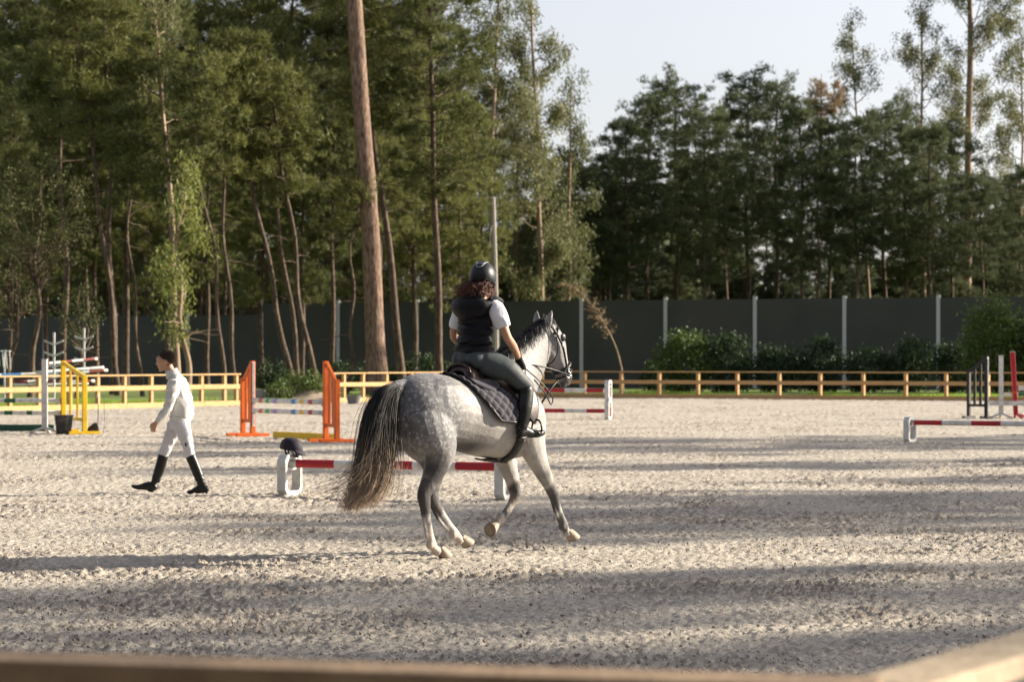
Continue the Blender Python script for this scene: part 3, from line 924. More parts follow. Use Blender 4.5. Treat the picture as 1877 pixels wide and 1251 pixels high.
# grass on the verge
def grass():
    rng = np.random.default_rng(12)
    def blades(n, P):
        s = rng.normal(size=(n, 3)) * np.array([1, 1, 0]); s = unit(s) * .018
        L = rng.uniform(.05, .15, (n, 1))
        tip = P + np.concatenate([rng.normal(0, .05, (n, 2)), L], 1)
        return np.stack([P - s, P + s, tip], 1)
    out = []
    n = 75000
    t = rng.uniform(TL0 - .5, 42, n); o = rng.uniform(.2, 1, n) ** 1.3 * 14
    p = np.stack([CORNER.x + D_L.x * t + N_L.x * o, CORNER.y + D_L.y * t + N_L.y * o, np.full(n, .045)], 1)
    k = vnoise(p[:, 0], p[:, 1], .5, 2) > .25
    out.append(blades(k.sum(), p[k]))
    n = 9000
    t = rng.uniform(0, TL1, n); o = rng.uniform(.3, 1, n) * 9
    p = np.stack([CORNER.x + D_L.x * t + N_L.x * o, CORNER.y + D_L.y * t + N_L.y * o, np.full(n, .045)], 1)
    k = vnoise(p[:, 0], p[:, 1], .5, 2) > .5
    out.append(blades(k.sum(), p[k]))
    n = 42000
    t = rng.uniform(0, 30, n); o = rng.uniform(.2, 1, n) * 12
    p = np.stack([CORNER.x + D_R.x * t + N_R.x * o, CORNER.y + D_R.y * t + N_R.y * o, np.full(n, .045)], 1)
    k = vnoise(p[:, 0], p[:, 1], .5, 2) > .55
    out.append(blades(k.sum(), p[k]))
    tag(poly_mesh('grass', np.concatenate(out), 3, M_GRASS), 'short green grass growing on the verge behind the rail fences', 'grass', None, 'stuff')
grass()

# ------------------------------------------------------------------ horse (local frame: x forward, y left, z up)
H_LOC, H_RZ = Vector((-.249, 20.834, 0)), R(45)

def coat_mat():
    m = bpy.data.materials.new('dapple_grey_coat')
    m.use_nodes = True
    N, L = m.node_tree.nodes, m.node_tree.links
    b = N['Principled BSDF']
    b.inputs['Roughness'].default_value = .52
    b.inputs['Specular IOR Level'].default_value = .3
    b.inputs['Sheen Weight'].default_value = .08
    tc = N.new('ShaderNodeTexCoord')
    def attr(n):
        a = N.new('ShaderNodeAttribute'); a.attribute_name = n; return a.outputs['Fac']
    def mix(f, a, bb):
        x = N.new('ShaderNodeMix'); x.data_type = 'RGBA'
        if hasattr(f, 'links'): L.new(f, x.inputs['Factor'])
        else: x.inputs['Factor'].default_value = f
        for k, v in (('A', a), ('B', bb)):
            if hasattr(v, 'links'): L.new(v, x.inputs[k])
            else: x.inputs[k].default_value = (*v, 1)
        return x.outputs['Result']
    def math_(op, a, bb):
        x = N.new('ShaderNodeMath'); x.operation = op; x.use_clamp = True
        for i, v in enumerate((a, bb)):
            if hasattr(v, 'links'): L.new(v, x.inputs[i])
            else: x.inputs[i].default_value = v
        return x.outputs[0]
    nz = N.new('ShaderNodeTexNoise'); nz.inputs['Scale'].default_value = 12; nz.inputs['Detail'].default_value = 3
    L.new(tc.outputs['Object'], nz.inputs['Vector'])
    vm = N.new('ShaderNodeVectorMath'); vm.operation = 'MULTIPLY_ADD'
    L.new(nz.outputs['Color'], vm.inputs[0]); vm.inputs[1].default_value = (.045, .045, .045); L.new(tc.outputs['Object'], vm.inputs[2])
    vo = N.new('ShaderNodeTexVoronoi'); vo.inputs['Scale'].default_value = 24
    L.new(vm.outputs[0], vo.inputs['Vector'])
    r = N.new('ShaderNodeValToRGB'); r.color_ramp.elements[0].position = .16; r.color_ramp.elements[1].position = .54
    r.color_ramp.elements[0].color = (1, 1, 1, 1); r.color_ramp.elements[1].color = (0, 0, 0, 1)
    v2 = N.new('ShaderNodeTexVoronoi'); v2.inputs['Scale'].default_value = 37
    L.new(vm.outputs[0], v2.inputs['Vector'])
    mn = N.new('ShaderNodeTexNoise'); mn.inputs['Scale'].default_value = 7; mn.inputs['Detail'].default_value = 2
    L.new(tc.outputs['Object'], mn.inputs['Vector'])
    dm = N.new('ShaderNodeMix'); L.new(mn.outputs['Fac'], dm.inputs['Factor'])
    L.new(vo.outputs['Distance'], dm.inputs['A']); L.new(v2.outputs['Distance'], dm.inputs['B'])
    L.new(dm.outputs['Result'], r.inputs[0])
    n2 = N.new('ShaderNodeTexNoise'); n2.inputs['Scale'].default_value = 4.5; n2.inputs['Detail'].default_value = 6
    L.new(tc.outputs['Object'], n2.inputs['Vector'])
    n3 = N.new('ShaderNodeTexNoise'); n3.inputs['Scale'].default_value = 90; n3.inputs['Detail'].default_value = 3
    L.new(tc.outputs['Object'], n3.inputs['Vector'])
    base = mix(n2.outputs['Fac'], (.30, .28, .26), (.43, .405, .375))
    dap = mix(r.outputs[0], (.090, .090, .100), (.36, .355, .36))
    c = mix(math_('MULTIPLY', attr('dapple'), .95), base, dap)
    c = mix(attr('grey'), c, (.20, .197, .20))
    n4 = N.new('ShaderNodeTexNoise'); n4.inputs['Scale'].default_value = 13; n4.inputs['Detail'].default_value = 7; n4.inputs['Roughness'].default_value = .65
    L.new(tc.outputs['Object'], n4.inputs['Vector'])
    r4 = N.new('ShaderNodeValToRGB'); r4.color_ramp.elements[0].position = .44; r4.color_ramp.elements[1].position = .66
    L.new(n4.outputs['Fac'], r4.inputs[0])
    c = mix(math_('MULTIPLY', r4.outputs[0], .45), c, (.15, .145, .15))
    c = mix(math_('MULTIPLY', n3.outputs['Fac'], .22), c, (.25, .24, .24))
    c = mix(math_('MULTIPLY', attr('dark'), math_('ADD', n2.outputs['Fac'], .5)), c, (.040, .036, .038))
    c = mix(attr('pale'), c, (.50, .41, .34))
    L.new(c, b.inputs['Base Color'])
    bp = N.new('ShaderNodeBump'); bp.inputs['Strength'].default_value = .35; bp.inputs['Distance'].default_value = .012
    hn = N.new('ShaderNodeTexNoise'); hn.inputs['Scale'].default_value = 40; hn.inputs['Detail'].default_value = 6
    L.new(tc.outputs['Object'], hn.inputs['Vector'])
    L.new(hn.outputs['Fac'], bp.inputs['Height']); L.new(bp.outputs[0], b.inputs['Normal'])
    return m

def hair_mat(name, c0, c1, rough=.45, p0=.15, p1=.5):
    m = bpy.data.materials.new(name)
    m.use_nodes = True
    N, L = m.node_tree.nodes, m.node_tree.links
    b = N['Principled BSDF']
    b.inputs['Roughness'].default_value = rough
    a = N.new('ShaderNodeAttribute'); a.attribute_name = 'along'
    g = N.new('ShaderNodeNewGeometry')
    ad = N.new('ShaderNodeMath'); ad.operation = 'MULTIPLY_ADD'; ad.use_clamp = True
    L.new(g.outputs['Random Per Island'], ad.inputs[0]); ad.inputs[1].default_value = .35
    sb = N.new('ShaderNodeMath'); sb.operation = 'SUBTRACT'; L.new(a.outputs['Fac'], sb.inputs[0]); sb.inputs[1].default_value = .12
    L.new(sb.outputs[0], ad.inputs[2])
    r = N.new('ShaderNodeValToRGB'); r.color_ramp.elements[0].color = (*c0, 1); r.color_ramp.elements[1].color = (*c1, 1)
    r.color_ramp.elements[0].position = p0; r.color_ramp.elements[1].position = 1.0
    k = r.color_ramp.elements.new(p1); k.color = tuple(a_ * .72 + b_ * .28 for a_, b_ in zip(c0, c1)) + (1,)
    L.new(ad.outputs[0], r.inputs[0]); L.new(r.outputs[0], b.inputs['Base Color'])
    return m

def strands(name, paths, w0, w1, material, parent, rng):
    """paths: (n,k,3). Each strand is a narrow three-sided tube that tapers."""
    paths = np.asarray(paths, np.float32)
    n, k, _ = paths.shape
    T = unit(np.gradient(paths, axis=1))
    ref = rvec(n, rng)[:, None]
    s = unit(np.cross(T, np.repeat(ref, k, 1)))
    u = np.cross(T, s)
    q = np.linspace(0, 1, k)[None, :, None]
    w = (w0 * (1 - q) + w1 * q) * rng.uniform(.6, 1.3, (n, 1, 1))
    ring = np.stack([paths + (s * math.cos(a) + u * math.sin(a)) * w for a in (0, 2.094, 4.189)], 2)   # n,k,3,3
    V = ring.reshape(-1, 3)
    F = []
    i = np.arange(n)[:, None, None] * k * 3 + np.arange(k - 1)[None, :, None] * 3
    j = np.arange(3)[None, None]
    F = np.stack([i + j, i + (j + 1) % 3, i + 3 + (j + 1) % 3, i + 3 + j], -1).reshape(-1, 4).astype(np.int32)
    me = bpy.data.meshes.new(name)
    me.vertices.add(len(V)); me.vertices.foreach_set('co', V.astype(np.float32).ravel())
    me.loops.add(F.size); me.loops.foreach_set('vertex_index', F.ravel())
    me.polygons.add(len(F)); me.polygons.foreach_set('loop_start', np.arange(0, F.size, 4, dtype=np.int32))
    me.update(calc_edges=True)
    me.polygons.foreach_set('use_smooth', np.ones(len(F), bool))
    me.materials.append(material)
    set_attr(me, 'along', np.repeat(np.tile(np.linspace(0, 1, k), n), 3))
    return link(bpy.data.objects.new(name, me), parent)

def curve_pts(ctrl, k):
    P = np.array(ctrl, float)
    P = np.vstack([2 * P[0] - P[1], P, 2 * P[-1] - P[-2]])
    t = np.linspace(0, len(P) - 3 - 1e-6, k)
    out = []
    for x in t:
        i = int(x); f = x - i
        p0, p1, p2, p3 = P[i:i + 4]
        out.append(.5 * (2 * p1 + (p2 - p0) * f + (2 * p0 - 5 * p1 + 4 * p2 - p3) * f * f + (3 * p1 - p0 - 3 * p2 + p3) * f ** 3))
    return np.array(out)

TORSO = [(-1.00, 1.22, .09, .15), (-.93, 1.22, .19, .235), (-.80, 1.23, .262, .295), (-.62, 1.235, .285, .31), (-.45, 1.215, .275, .300), (-.28, 1.185, .270, .295), (-.08, 1.150, .290, .312),
         (.10, 1.135, .288, .325), (.26, 1.145, .262, .350), (.40, 1.165, .232, .352), (.52, 1.18, .19, .29), (.61, 1.19, .12, .18)]
def torso_at(x):
    a = np.array(TORSO)
    return [np.interp(x, a[:, 0], a[:, i]) for i in (1, 2, 3)]
def on_torso(x, phi, off):
    """point on the barrel: phi = 0 on the back, positive to the left"""
    zc, a, b = torso_at(x)
    return Vector((x, (a + off) * math.sin(phi), zc + (b + off) * math.cos(phi)))
HEAD = [((.735, 0, 1.915), .070, .105), ((.80, 0, 1.845), .098, .135), ((.862, 0, 1.745), .094, .142), ((.918, 0, 1.655), .070, .108), ((.965, 0, 1.575), .056, .084), ((1.005, 0, 1.505), .054, .078), ((1.028, 0, 1.455), .046, .056)]

M_COAT = coat_mat()
M_TAIL = hair_mat('tail_hair', (.012, .011, .012), (.44, .32, .22), .45, .58, .84)
M_MANE = hair_mat('mane_hair', (.016, .015, .017), (.17, .16, .16), .45, .5, .8)
M_HOOF = mat('hoof_horn', (.33, .27, .21), (.22, .17, .13), 14, .6, .2, 60, stretch=(1, 1, .3))
M_SOLE = mat('hoof_sole', (.30, .25, .19), (.17, .14, .11), 16, .85, .4, 50)
M_EYE = mat('dark_eye', (.01, .008, .007), rough=.08, spec=.6)
M_LEATHER = mat('black_leather', (.014, .013, .014), (.009, .009, .009), 18, .38, .12, 120)
M_BROWN = mat('brown_leather', (.050, .024, .018), (.028, .015, .012), 10, .38, .12, 90)
M_NAVY = mat('navy_quilt_cloth', (.030, .027, .042), (.022, .020, .032), 30, .85, .1, 200, sheen=.3)
M_BRASS = mat('bright_metal', (.55, .53, .50), rough=.25, metallic=1.0)

def hoof(parent, cor, toe_dir, axis, r=.058, h=.085):
    """truncated cone along axis (pointing down), toe leaning to toe_dir"""
    cor, axis, td = Vector(cor), Vector(axis).normalized(), Vector(toe_dir)
    td = (td - axis * td.dot(axis)).normalized()
    sd = axis.cross(td)
    m = MB()
    n = 16
    rings = [(-.22, r * .55, -.012), (0, r * .78, -.002), (.25, r * .86, .008), (.6, r * .95, .020), (.95, r * 1.04, .030), (1.0, r * 1.02, .031)]
    V = []
    for q, rr_, sh in rings:
        for i in range(n):
            p = 2 * math.pi * i / n
            hl = 1.0 if math.cos(p) > -.2 else .86
            V.append(cor + axis * h * q * (1 if math.cos(p) > -.5 else .93) + td * (sh + rr_ * 1.08 * math.cos(p) * hl) + sd * rr_ * math.sin(p))
    F = [(k * n + i, k * n + (i + 1) % n, (k + 1) * n + (i + 1) % n, (k + 1) * n + i) for k in range(len(rings) - 1) for i in range(n)]
    F.append(tuple(range(n)))
    m.add(V, F)
    hf = m.build('hoof', M_HOOF, parent, smooth=True)
    s = MB()                                             # underside: sole with frog
    c = cor + axis * h * .985 + td * .03
    V = [c + td * (r * 1.06 * math.cos(2 * math.pi * i / n)) * (1 if math.cos(2 * math.pi * i / n) > -.2 else .86) + sd * r * .97 * math.sin(2 * math.pi * i / n) + axis * .006 for i in range(n)]
    V += [c + (v - c) * .82 - axis * .012 for v in V] + [c - axis * .012]
    s.add(V, [(i, (i + 1) % n, n + (i + 1) % n, n + i) for i in range(n)] + [(n + i, n + (i + 1) % n, 2 * n) for i in range(n)])
    s.ell(c - td * r * .3, (r * .16, r * .16, .008))
    s.add([c - td * r * .85 + sd * r * .32, c - td * r * .85 - sd * r * .32, c + td * r * .25, c - td * r * .6 + axis * .012], [(0, 1, 3), (1, 2, 3), (2, 0, 3)])
    s.build('sole', M_SOLE, hf)
    return hf

def build_horse():
    e = empty('horse', H_LOC, H_RZ, 'dappled grey horse with dark tail cantering away with its rider', 'horse')
    m = MB()
    m.loft([((x, 0, z), a, b) for x, z, a, b in TORSO], (0, 1, 0), 24, 4)
    m.loft([((.02, 0, 1.44), .05, .04), ((.18, 0, 1.475), .06, .06), ((.32, 0, 1.50), .06, .065), ((.46, 0, 1.50), .05, .08)], (0, 1, 0), 12, 3)   # withers
    m.loft([((.22, 0, 1.33), .190, .32), ((.34, 0, 1.45), .165, .295), ((.455, 0, 1.56), .136, .25), ((.55, 0, 1.65), .116, .21), ((.64, 0, 1.745), .097, .172), ((.735, 0, 1.855), .080, .132)], (0, 1, 0), 20, 4)
    m.loft(HEAD, (0, 1, 0), 18, 4)
    for s in (-1, 1):
        m.ell((.41, s * .135, 1.16), (.19, .105, .27), Matrix.Rotation(R(-22), 3, 'Y'))     # shoulder
        m.ell((.50, s * .085, 1.08), (.12, .095, .16))                                       # breast
        m.ell((-.60, s * .125, 1.27), (.30, .165, .24))                                      # croup muscles
        m.ell((-.82, s * .125, 1.13), (.145, .125, .25))                                     # buttock
        m.ell((.825, s * .052, 1.735), (.085, .035, .10), Matrix.Rotation(R(-30), 3, 'Y'))   # cheek
        m.ell((.865, s * .082, 1.845), (.04, .022, .03))                                     # eye socket ridge
        m.ell((1.03, s * .040, 1.50), (.026, .018, .032))                                    # nostril rim
        m.loft([((.725, s * .055, 1.935), .036, .030), ((.728, s * .068, 1.985), .042, .028), ((.738, s * .082, 2.035), .030, .018), ((.752, s * .090, 2.085), .006, .005)], (0, 1, 0), 10, 3)
    m.ell((1.02, 0, 1.445), (.045, .04, .03))                                                # lips
    m.ell((.985, 0, 1.43), (.032, .033, .026))
    # legs: (x, y, z, half width across, half width fore and aft)
    rh = [(-.74, -.13, 1.22, .13, .24), (-.715, -.16, 1.06, .125, .205), (-.66, -.17, .92, .105, .155), (-.675, -.155, .80, .082, .115), (-.735, -.14, .67, .058, .078), (-.785, -.13, .575, .046, .062), (-.80, -.128, .52, .046, .062),
          (-.785, -.127, .44, .036, .050), (-.760, -.125, .34, .027, .036), (-.730, -.122, .22, .026, .033), (-.705, -.12, .135, .034, .041), (-.672, -.12, .09, .031, .034), (-.63, -.12, .06, .040, .044)]
    lh = [(-.70, .13, 1.20, .13, .24), (-.58, .15, 1.02, .125, .20), (-.46, .16, .88, .102, .15), (-.43, .145, .76, .080, .112), (-.455, .13, .64, .057, .076), (-.480, .122, .55, .046, .062), (-.475, .12, .495, .046, .060),
          (-.43, .12, .42, .036, .048), (-.36, .12, .345, .027, .035), (-.275, .12, .25, .026, .033), (-.215, .12, .180, .034, .041), (-.175, .12, .145, .031, .034), (-.145, .12, .105, .040, .044)]
    rf = [(.40, -.15, 1.05, .10, .18), (.43, -.16, .93, .088, .135), (.50, -.155, .80, .070, .095), (.585, -.145, .68, .055, .070), (.665, -.137, .575, .045, .052), (.715, -.132, .505, .045, .050), (.74, -.130, .455, .040, .043),
          (.775, -.127, .39, .027, .034), (.825, -.123, .30, .026, .032), (.868, -.12, .215, .034, .039), (.895, -.12, .165, .030, .033), (.915, -.12, .125, .040, .043)]
    lf = [(.36, .14, 1.05, .10, .18), (.37, .15, .92, .088, .135), (.42, .145, .78, .068, .092), (.475, .137, .65, .054, .068), (.515, .132, .53, .046, .054), (.525, .13, .475, .046, .052), (.495, .13, .425, .038, .042),
          (.45, .13, .375, .027, .034), (.40, .13, .325, .026, .032), (.345, .13, .275, .034, .040), (.305, .13, .255, .030, .033), (.275, .13, .225, .040, .043)]
    for leg in (rh, lh, rf, lf):
        m.loft([((x, y, z), a * 1.06 + (.005 if z > .55 else .0), b * 1.04 + (.005 if z > .55 else .0)) for x, y, z, a, b in leg], (0, 1, 0), 16, 3)
    m.ell((-.835, -.128, .555), (.03, .03, .045)); m.ell((-.52, .12, .545), (.03, .03, .045))         # points of hock
    m.ell((-.64, -.20, .95), (.08, .05, .09)); m.ell((-.42, .19, .92), (.08, .05, .09))               # stifles
    for p in ((-.725, -.12, .125), (-.235, .12, .168), (.85, -.12, .198), (.335, .13, .295)):
        m.ell(p, (.036, .038, .040))                                                                  # fetlocks
    m.ell((.728, -.13, .495), (.050, .050, .058)); m.ell((.525, .13, .48), (.052, .050, .056))           # knees
    for pts in ([(-.845, -.128, .53), (-.822, -.126, .42), (-.795, -.124, .30), (-.76, -.122, .17)], [(-.525, .12, .50), (-.47, .12, .40), (-.395, .12, .30), (-.29, .12, .20)],
                [(.70, -.13, .45), (.735, -.127, .37), (.785, -.123, .28), (.835, -.12, .205)], [(.50, .13, .44), (.465, .13, .345), (.42, .13, .30), (.365, .13, .265)]):
        m.tube(pts, [.014, .015, .015, .014])                                                         # tendons
    m.tube([(-.90, 0, 1.44), (-1.0, 0, 1.43), (-1.08, 0, 1.36), (-1.13, 0, 1.24)], [.055, .048, .04, .03])  # dock
    body = m.skin('body', M_COAT, e, .0100, 4)
    P = coords(body.data)
    x, y, z = P.T
    P = P + .045 * np.stack([vnoise(x * 1.0 + 9, z + y, 14, 1) - .5, vnoise(x + 3, z - y, 14, 2) - .5, vnoise(x + y, z + 5, 9, 3) - .5], 1) * np.array([1, 1, 2.2])
    def near(c, r): return np.clip(1 - np.linalg.norm((P - np.array(c)) / np.array(r), axis=1), 0, 1)
    dap = smoothstep((.10 - x) / .6) * smoothstep((z - .62) / .4) * (.35 + .65 * smoothstep((-x - .25) / .4))
    dap = np.maximum(dap, .30 * smoothstep((x - .3) / .2) * smoothstep((z - 1.0) / .3) * smoothstep((1.75 - z) / .3))
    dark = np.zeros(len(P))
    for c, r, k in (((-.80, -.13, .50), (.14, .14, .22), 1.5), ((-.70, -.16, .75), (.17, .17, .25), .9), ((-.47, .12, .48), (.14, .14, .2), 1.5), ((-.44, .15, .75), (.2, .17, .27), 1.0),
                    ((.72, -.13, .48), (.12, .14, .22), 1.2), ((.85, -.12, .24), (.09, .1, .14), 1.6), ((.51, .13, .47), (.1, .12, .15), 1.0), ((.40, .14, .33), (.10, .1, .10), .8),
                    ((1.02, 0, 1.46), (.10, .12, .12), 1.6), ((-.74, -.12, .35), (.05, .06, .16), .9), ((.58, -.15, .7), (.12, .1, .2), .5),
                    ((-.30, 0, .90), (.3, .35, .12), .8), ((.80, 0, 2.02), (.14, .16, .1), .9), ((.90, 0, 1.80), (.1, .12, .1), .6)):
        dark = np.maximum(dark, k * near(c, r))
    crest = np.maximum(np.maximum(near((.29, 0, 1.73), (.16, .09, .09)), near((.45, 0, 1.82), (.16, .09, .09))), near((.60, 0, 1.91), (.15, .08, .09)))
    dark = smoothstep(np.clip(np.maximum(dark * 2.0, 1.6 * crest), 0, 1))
    pale = np.zeros(len(P))
    for c, r, k in (((-.70, -.12, .12), (.12, .12, .16), 1.3), ((-.19, .12, .14), (.12, .12, .13), 1.2), ((.30, .13, .26), (.12, .1, .10), .9), ((-.70, -.17, .36), (.02, .1, .15), .8), ((.48, .13, .40), (.1, .1, .09), .6)):
        pale = np.maximum(pale, k * near(c, r))
    pale = np.clip(pale, 0, .85)
    grey = np.clip(smoothstep((x - .35) / .25) * smoothstep((z - .95) / .35), 0, 1) * .85
    for nme, v in (('grey', grey), ('dapple', dap), ('dark', dark), ('pale', pale)): set_attr(body.data, nme, v)
    hoof(e, (-.605, -.12, .083), (1, 0, 0), (.35, 0, -1))
    hoof(e, (-.128, .12, .135), (1, 0, -.3), (.62, 0, -1))
    hoof(e, (.928, -.12, .150), (1, 0, -.1), (.45, 0, -1))
    hoof(e, (.275, .13, .235), (-.35, 0, -1), (-1, -.25, -.18))
    for s in (-1, 1):
        MB().ell((.873, s * .088, 1.842), (.018, .014, .018)).build('eye', M_EYE, e, smooth=True)
        MB().ell((1.047, s * .044, 1.502), (.010, .008, .018)).build('nostril', M_EYE, e, smooth=True)
        MB().loft([((.741, s * .066, 1.965), .020, .008), ((.746, s * .078, 2.01), .022, .010), ((.754, s * .088, 2.05), .010, .006)], (0, 1, 0), 8, 2).build('ear_lining', M_LEATHER, e, smooth=True)
    # tail
    rng = np.random.default_rng(3)
    k = 16
    out = []
    def tail(n, ctrl, s0, s1, jit):
        C = curve_pts(ctrl, k)
        q = np.linspace(0, 1, k)
        nc = max(6, n // 28)
        o = (rng.normal(size=(nc, 1, 3))[rng.integers(0, nc, n)] * .85 + rng.normal(size=(n, 1, 3)) * .42) * np.array([1, 1, .45])
        spread = (s0 + (s1 - s0) * np.sin(q * 1.9))[None, :, None]
        ph = rng.uniform(0, 6.28, (n, 1, 3))
        wav = np.sin(q[None, :, None] * 5 + ph) * jit * q[None, :, None]
        Ls = rng.uniform(.72, 1.04, (n, 1, 1))
        idx = np.clip(q[None, :] * Ls[:, :, 0] * (k - 1), 0, k - 1.001)
        i0 = idx.astype(int); fr = (idx - i0)[..., None]
        base = C[i0] * (1 - fr) + C[np.minimum(i0 + 1, k - 1)] * fr
        out.append(base + o * spread + wav)
    tail(2500, [(-.97, 0, 1.43), (-1.10, 0, 1.40), (-1.19, .01, 1.22), (-1.22, .02, 1.00), (-1.24, .03, .80), (-1.32, .04, .60), (-1.44, .05, .45)], .020, .056, .02)
    tail(700, [(-.97, 0, 1.43), (-1.08, 0, 1.40), (-1.15, -.01, 1.20), (-1.16, -.02, .98), (-1.17, -.03, .78), (-1.24, -.04, .60), (-1.34, -.03, .48)], .024, .058, .03)
    tail(110, [(-.97, 0, 1.43), (-1.10, 0, 1.40), (-1.20, .01, 1.18), (-1.25, .03, .95), (-1.32, .06, .76), (-1.46, .12, .64), (-1.62, .18, .58)], .03, .07, .05)
    strands('tail', np.concatenate(out), .0023, .0009, M_TAIL, e, rng)
    # mane: hangs to the far side, with a ragged ridge
    C = curve_pts([(.19, 0, 1.665), (.29, 0, 1.74), (.41, 0, 1.80), (.525, 0, 1.86), (.635, 0, 1.935), (.72, 0, 1.99)], 60)
    n = 1300
    root = C[rng.integers(0, 60, n)] + rng.normal(0, .010, (n, 3)) - np.array([0, 0, .02])
    side = np.where(rng.random(n) < .68, 1, -1)
    Lm = rng.uniform(.07, .17, n)
    k2 = 7
    q = np.linspace(0, 1, k2)
    out_y = side[:, None] * (.055 * np.sin(q * 1.6)[None] + .05 * q[None]) * rng.uniform(.4, 1.3, (n, 1))
    up = (.035 * np.sin(q * 3.0)[None] - Lm[:, None] * q[None] ** 1.6) * np.where(side[:, None] > 0, 1, .65)
    bk = -(.05 * q[None]) * rng.uniform(.2, 1.6, (n, 1))
    pth = root[:, None] + np.stack([bk, out_y, up], -1) + rng.normal(0, .004, (n, k2, 3))
    strands('mane', pth, .0035, .0012, M_MANE, e, rng)
    # forelock
    n = 110
    root = np.array([.76, 0, 1.995]) + rng.normal(0, .018, (n, 3))
    pth = root[:, None] + np.stack([.10 * q[None] * rng.uniform(.3, 1.3, (n, 1)), rng.normal(0, .05, (n, 1)) * q[None], .04 * np.sin(q * 3)[None] - .16 * q[None] ** 1.7 * np.ones((n, 1))], -1)
    strands('forelock', pth, .003, .001, M_MANE, e, rng)
    return e
build_horse()

# ------------------------------------------------------------------ tack (same frame as the horse)
def conform(x0, x1, nx, ph_lo, ph_hi, nphi, off, puff=None):
    V = []
    for i in range(nx):
        x = x0 + (x1 - x0) * i / (nx - 1)
        for j in range(nphi):
            q = j / (nphi - 1)
            lo, hi = ph_lo(i / (nx - 1)), ph_hi(i / (nx - 1))
            ph = lo + (hi - lo) * q
            o = off + (puff(i / (nx - 1), q, x, ph) if puff else 0)
            V.append(on_torso(x, ph, o))
    return V

def build_pad():
    e = empty('saddle_pad', H_LOC, H_RZ, 'dark navy quilted saddle pad under the saddle on the grey horse', 'saddle pad')
    NX, NP = 80, 150
    top = lambda q: R(86) * smoothstep(np.array(q * 1.75 + .12)).item() ** .8 + R(6)
    def puff(qi, qj, x, ph):
        a = x * 15; b = ph * .31 * 15
        return .015 * (abs(math.sin((a + b) * 2.2)) * abs(math.sin((a - b) * 2.2))) ** .6 - .006
    V = conform(-.43, .30, NX, lambda q: -top(q), lambda q: top(q), NP, .028, puff)
    m = MB(); m.grid(V, NX, NP)
    m.build('quilt', M_NAVY, e, smooth=True, thick=.016)
    edge = [V[j] for j in range(0, NP, 5)] 
    for s in (0, NP - 1):
        MB().tube([V[i * NP + s] for i in range(0, NX, 4)], .011).build('piping', M_LEATHER, e, smooth=True)
    MB().tube(edge, .011).build('piping', M_LEATHER, e, smooth=True)
build_pad()

def build_saddle():
    e = empty('saddle', H_LOC, H_RZ, 'brown leather riding saddle with raised cantle under the rider', 'saddle')
    m = MB()                                             # seat: dipped shell from cantle to pommel
    xs = [-.30, -.275, -.22, -.12, 0, .10, .18, .235, .25]
    zs = [1.56, 1.628, 1.615, 1.565, 1.545, 1.56, 1.60, 1.625, 1.575]
    ws = [.13, .185, .19, .17, .14, .115, .09, .075, .06]
    V = []
    for x, z, w in zip(xs, zs, ws):
        for j in range(17):
            q = (j - 8) / 8
            V.append((x - .03 * q * q * (x < -.1), w * q, z - .075 * abs(q) ** 2.6 - .05 * (abs(q) > .99)))
    V = [(a * .92, b * .86, c - .012) for a, b, c in V]
    m.grid(V, len(xs), 17)
    seat = m.build('seat', M_BROWN, e, smooth=True, thick=.02)
    seat.modifiers.new('sub', 'SUBSURF').render_levels = 1
    MB().tube([(-.29, .145, 1.54), (-.275, .10, 1.595), (-.27, 0, 1.618), (-.275, -.10, 1.595), (-.29, -.145, 1.54)], .014).build('cantle_roll', M_BROWN, e, smooth=True)
    for s in (-1, 1):
        NX, NP = 22, 22
        V = []
        for i in range(NX):
            q = i / (NX - 1)
            x = -.02 + .38 * q
            end = R(40) + R(58) * math.sin(min(1, q * 1.15 + .02) * math.pi * .5) ** 1.4 - R(26) * max(0, (q - .8) / .2) ** 2
            for j in range(NP):
                u = j / (NP - 1)
                V.append(on_torso(x + .05 * u, s * (R(10) + (end - R(10)) * u), .046))
        MB().grid(V, NX, NP).build('flap', M_BROWN, e, smooth=True, thick=.010)
        V = [on_torso(-.30 + .30 * i / 9, s * (R(14) + R(22 + 12 * math.sin(i / 9 * 3)) * j / 5), .040 + .010 * math.sin(j / 5 * 3.1)) for i in range(10) for j in range(6)]
        MB().grid(V, 10, 6).build('panel', M_NAVY, e, smooth=True, thick=.016)
        # stirrup leather and iron
        top = Vector((.10, s * .30, 1.36)); bot = Vector((.285, s * .335, 1.13))
        MB().bar(top, bot, .028, .008, up=(0, 1, 0)).build('stirrup_leather', M_LEATHER, e)
        m = MB()
        c = Vector((.30, s * .335, 1.06))
        ax = Vector((.0, 1, 0)) if True else None
        ring = [c + Vector((.015, s * .058 * math.cos(a), .072 * math.sin(a) + .01)) for a in [R(-30), R(0), R(35), R(65), R(90), R(115), R(145), R(180), R(210)]]
        m.tube(ring, .0085)
        st = m.build('stirrup', M_LEATHER, e, smooth=True)
        MB().box(c + Vector((.015, 0, -.035)), (.055, .115, .014), bev=.004).build('tread', M_RUBBER, st)
    m = MB()                                             # girth round the belly
    nph = 48
    for dx in (-.045, .045):
        pass
    V = [on_torso(x, R(70) + (R(290) - R(70)) * j / (nph - 1), .018 + .006 * (k == 1)) for k, x in enumerate((.155, .20, .245)) for j in range(nph)]
    MB().grid(V, 3, nph).build('girth', M_LEATHER, e, smooth=True, thick=.012)
    V = [on_torso(-.03 + .27 * i / 5, R(168) + R(24) * j / 6, .026) for i in range(6) for j in range(7)]
    MB().grid(V, 6, 7).build('belly_guard', M_LEATHER, e, smooth=True, thick=.014)
build_saddle()

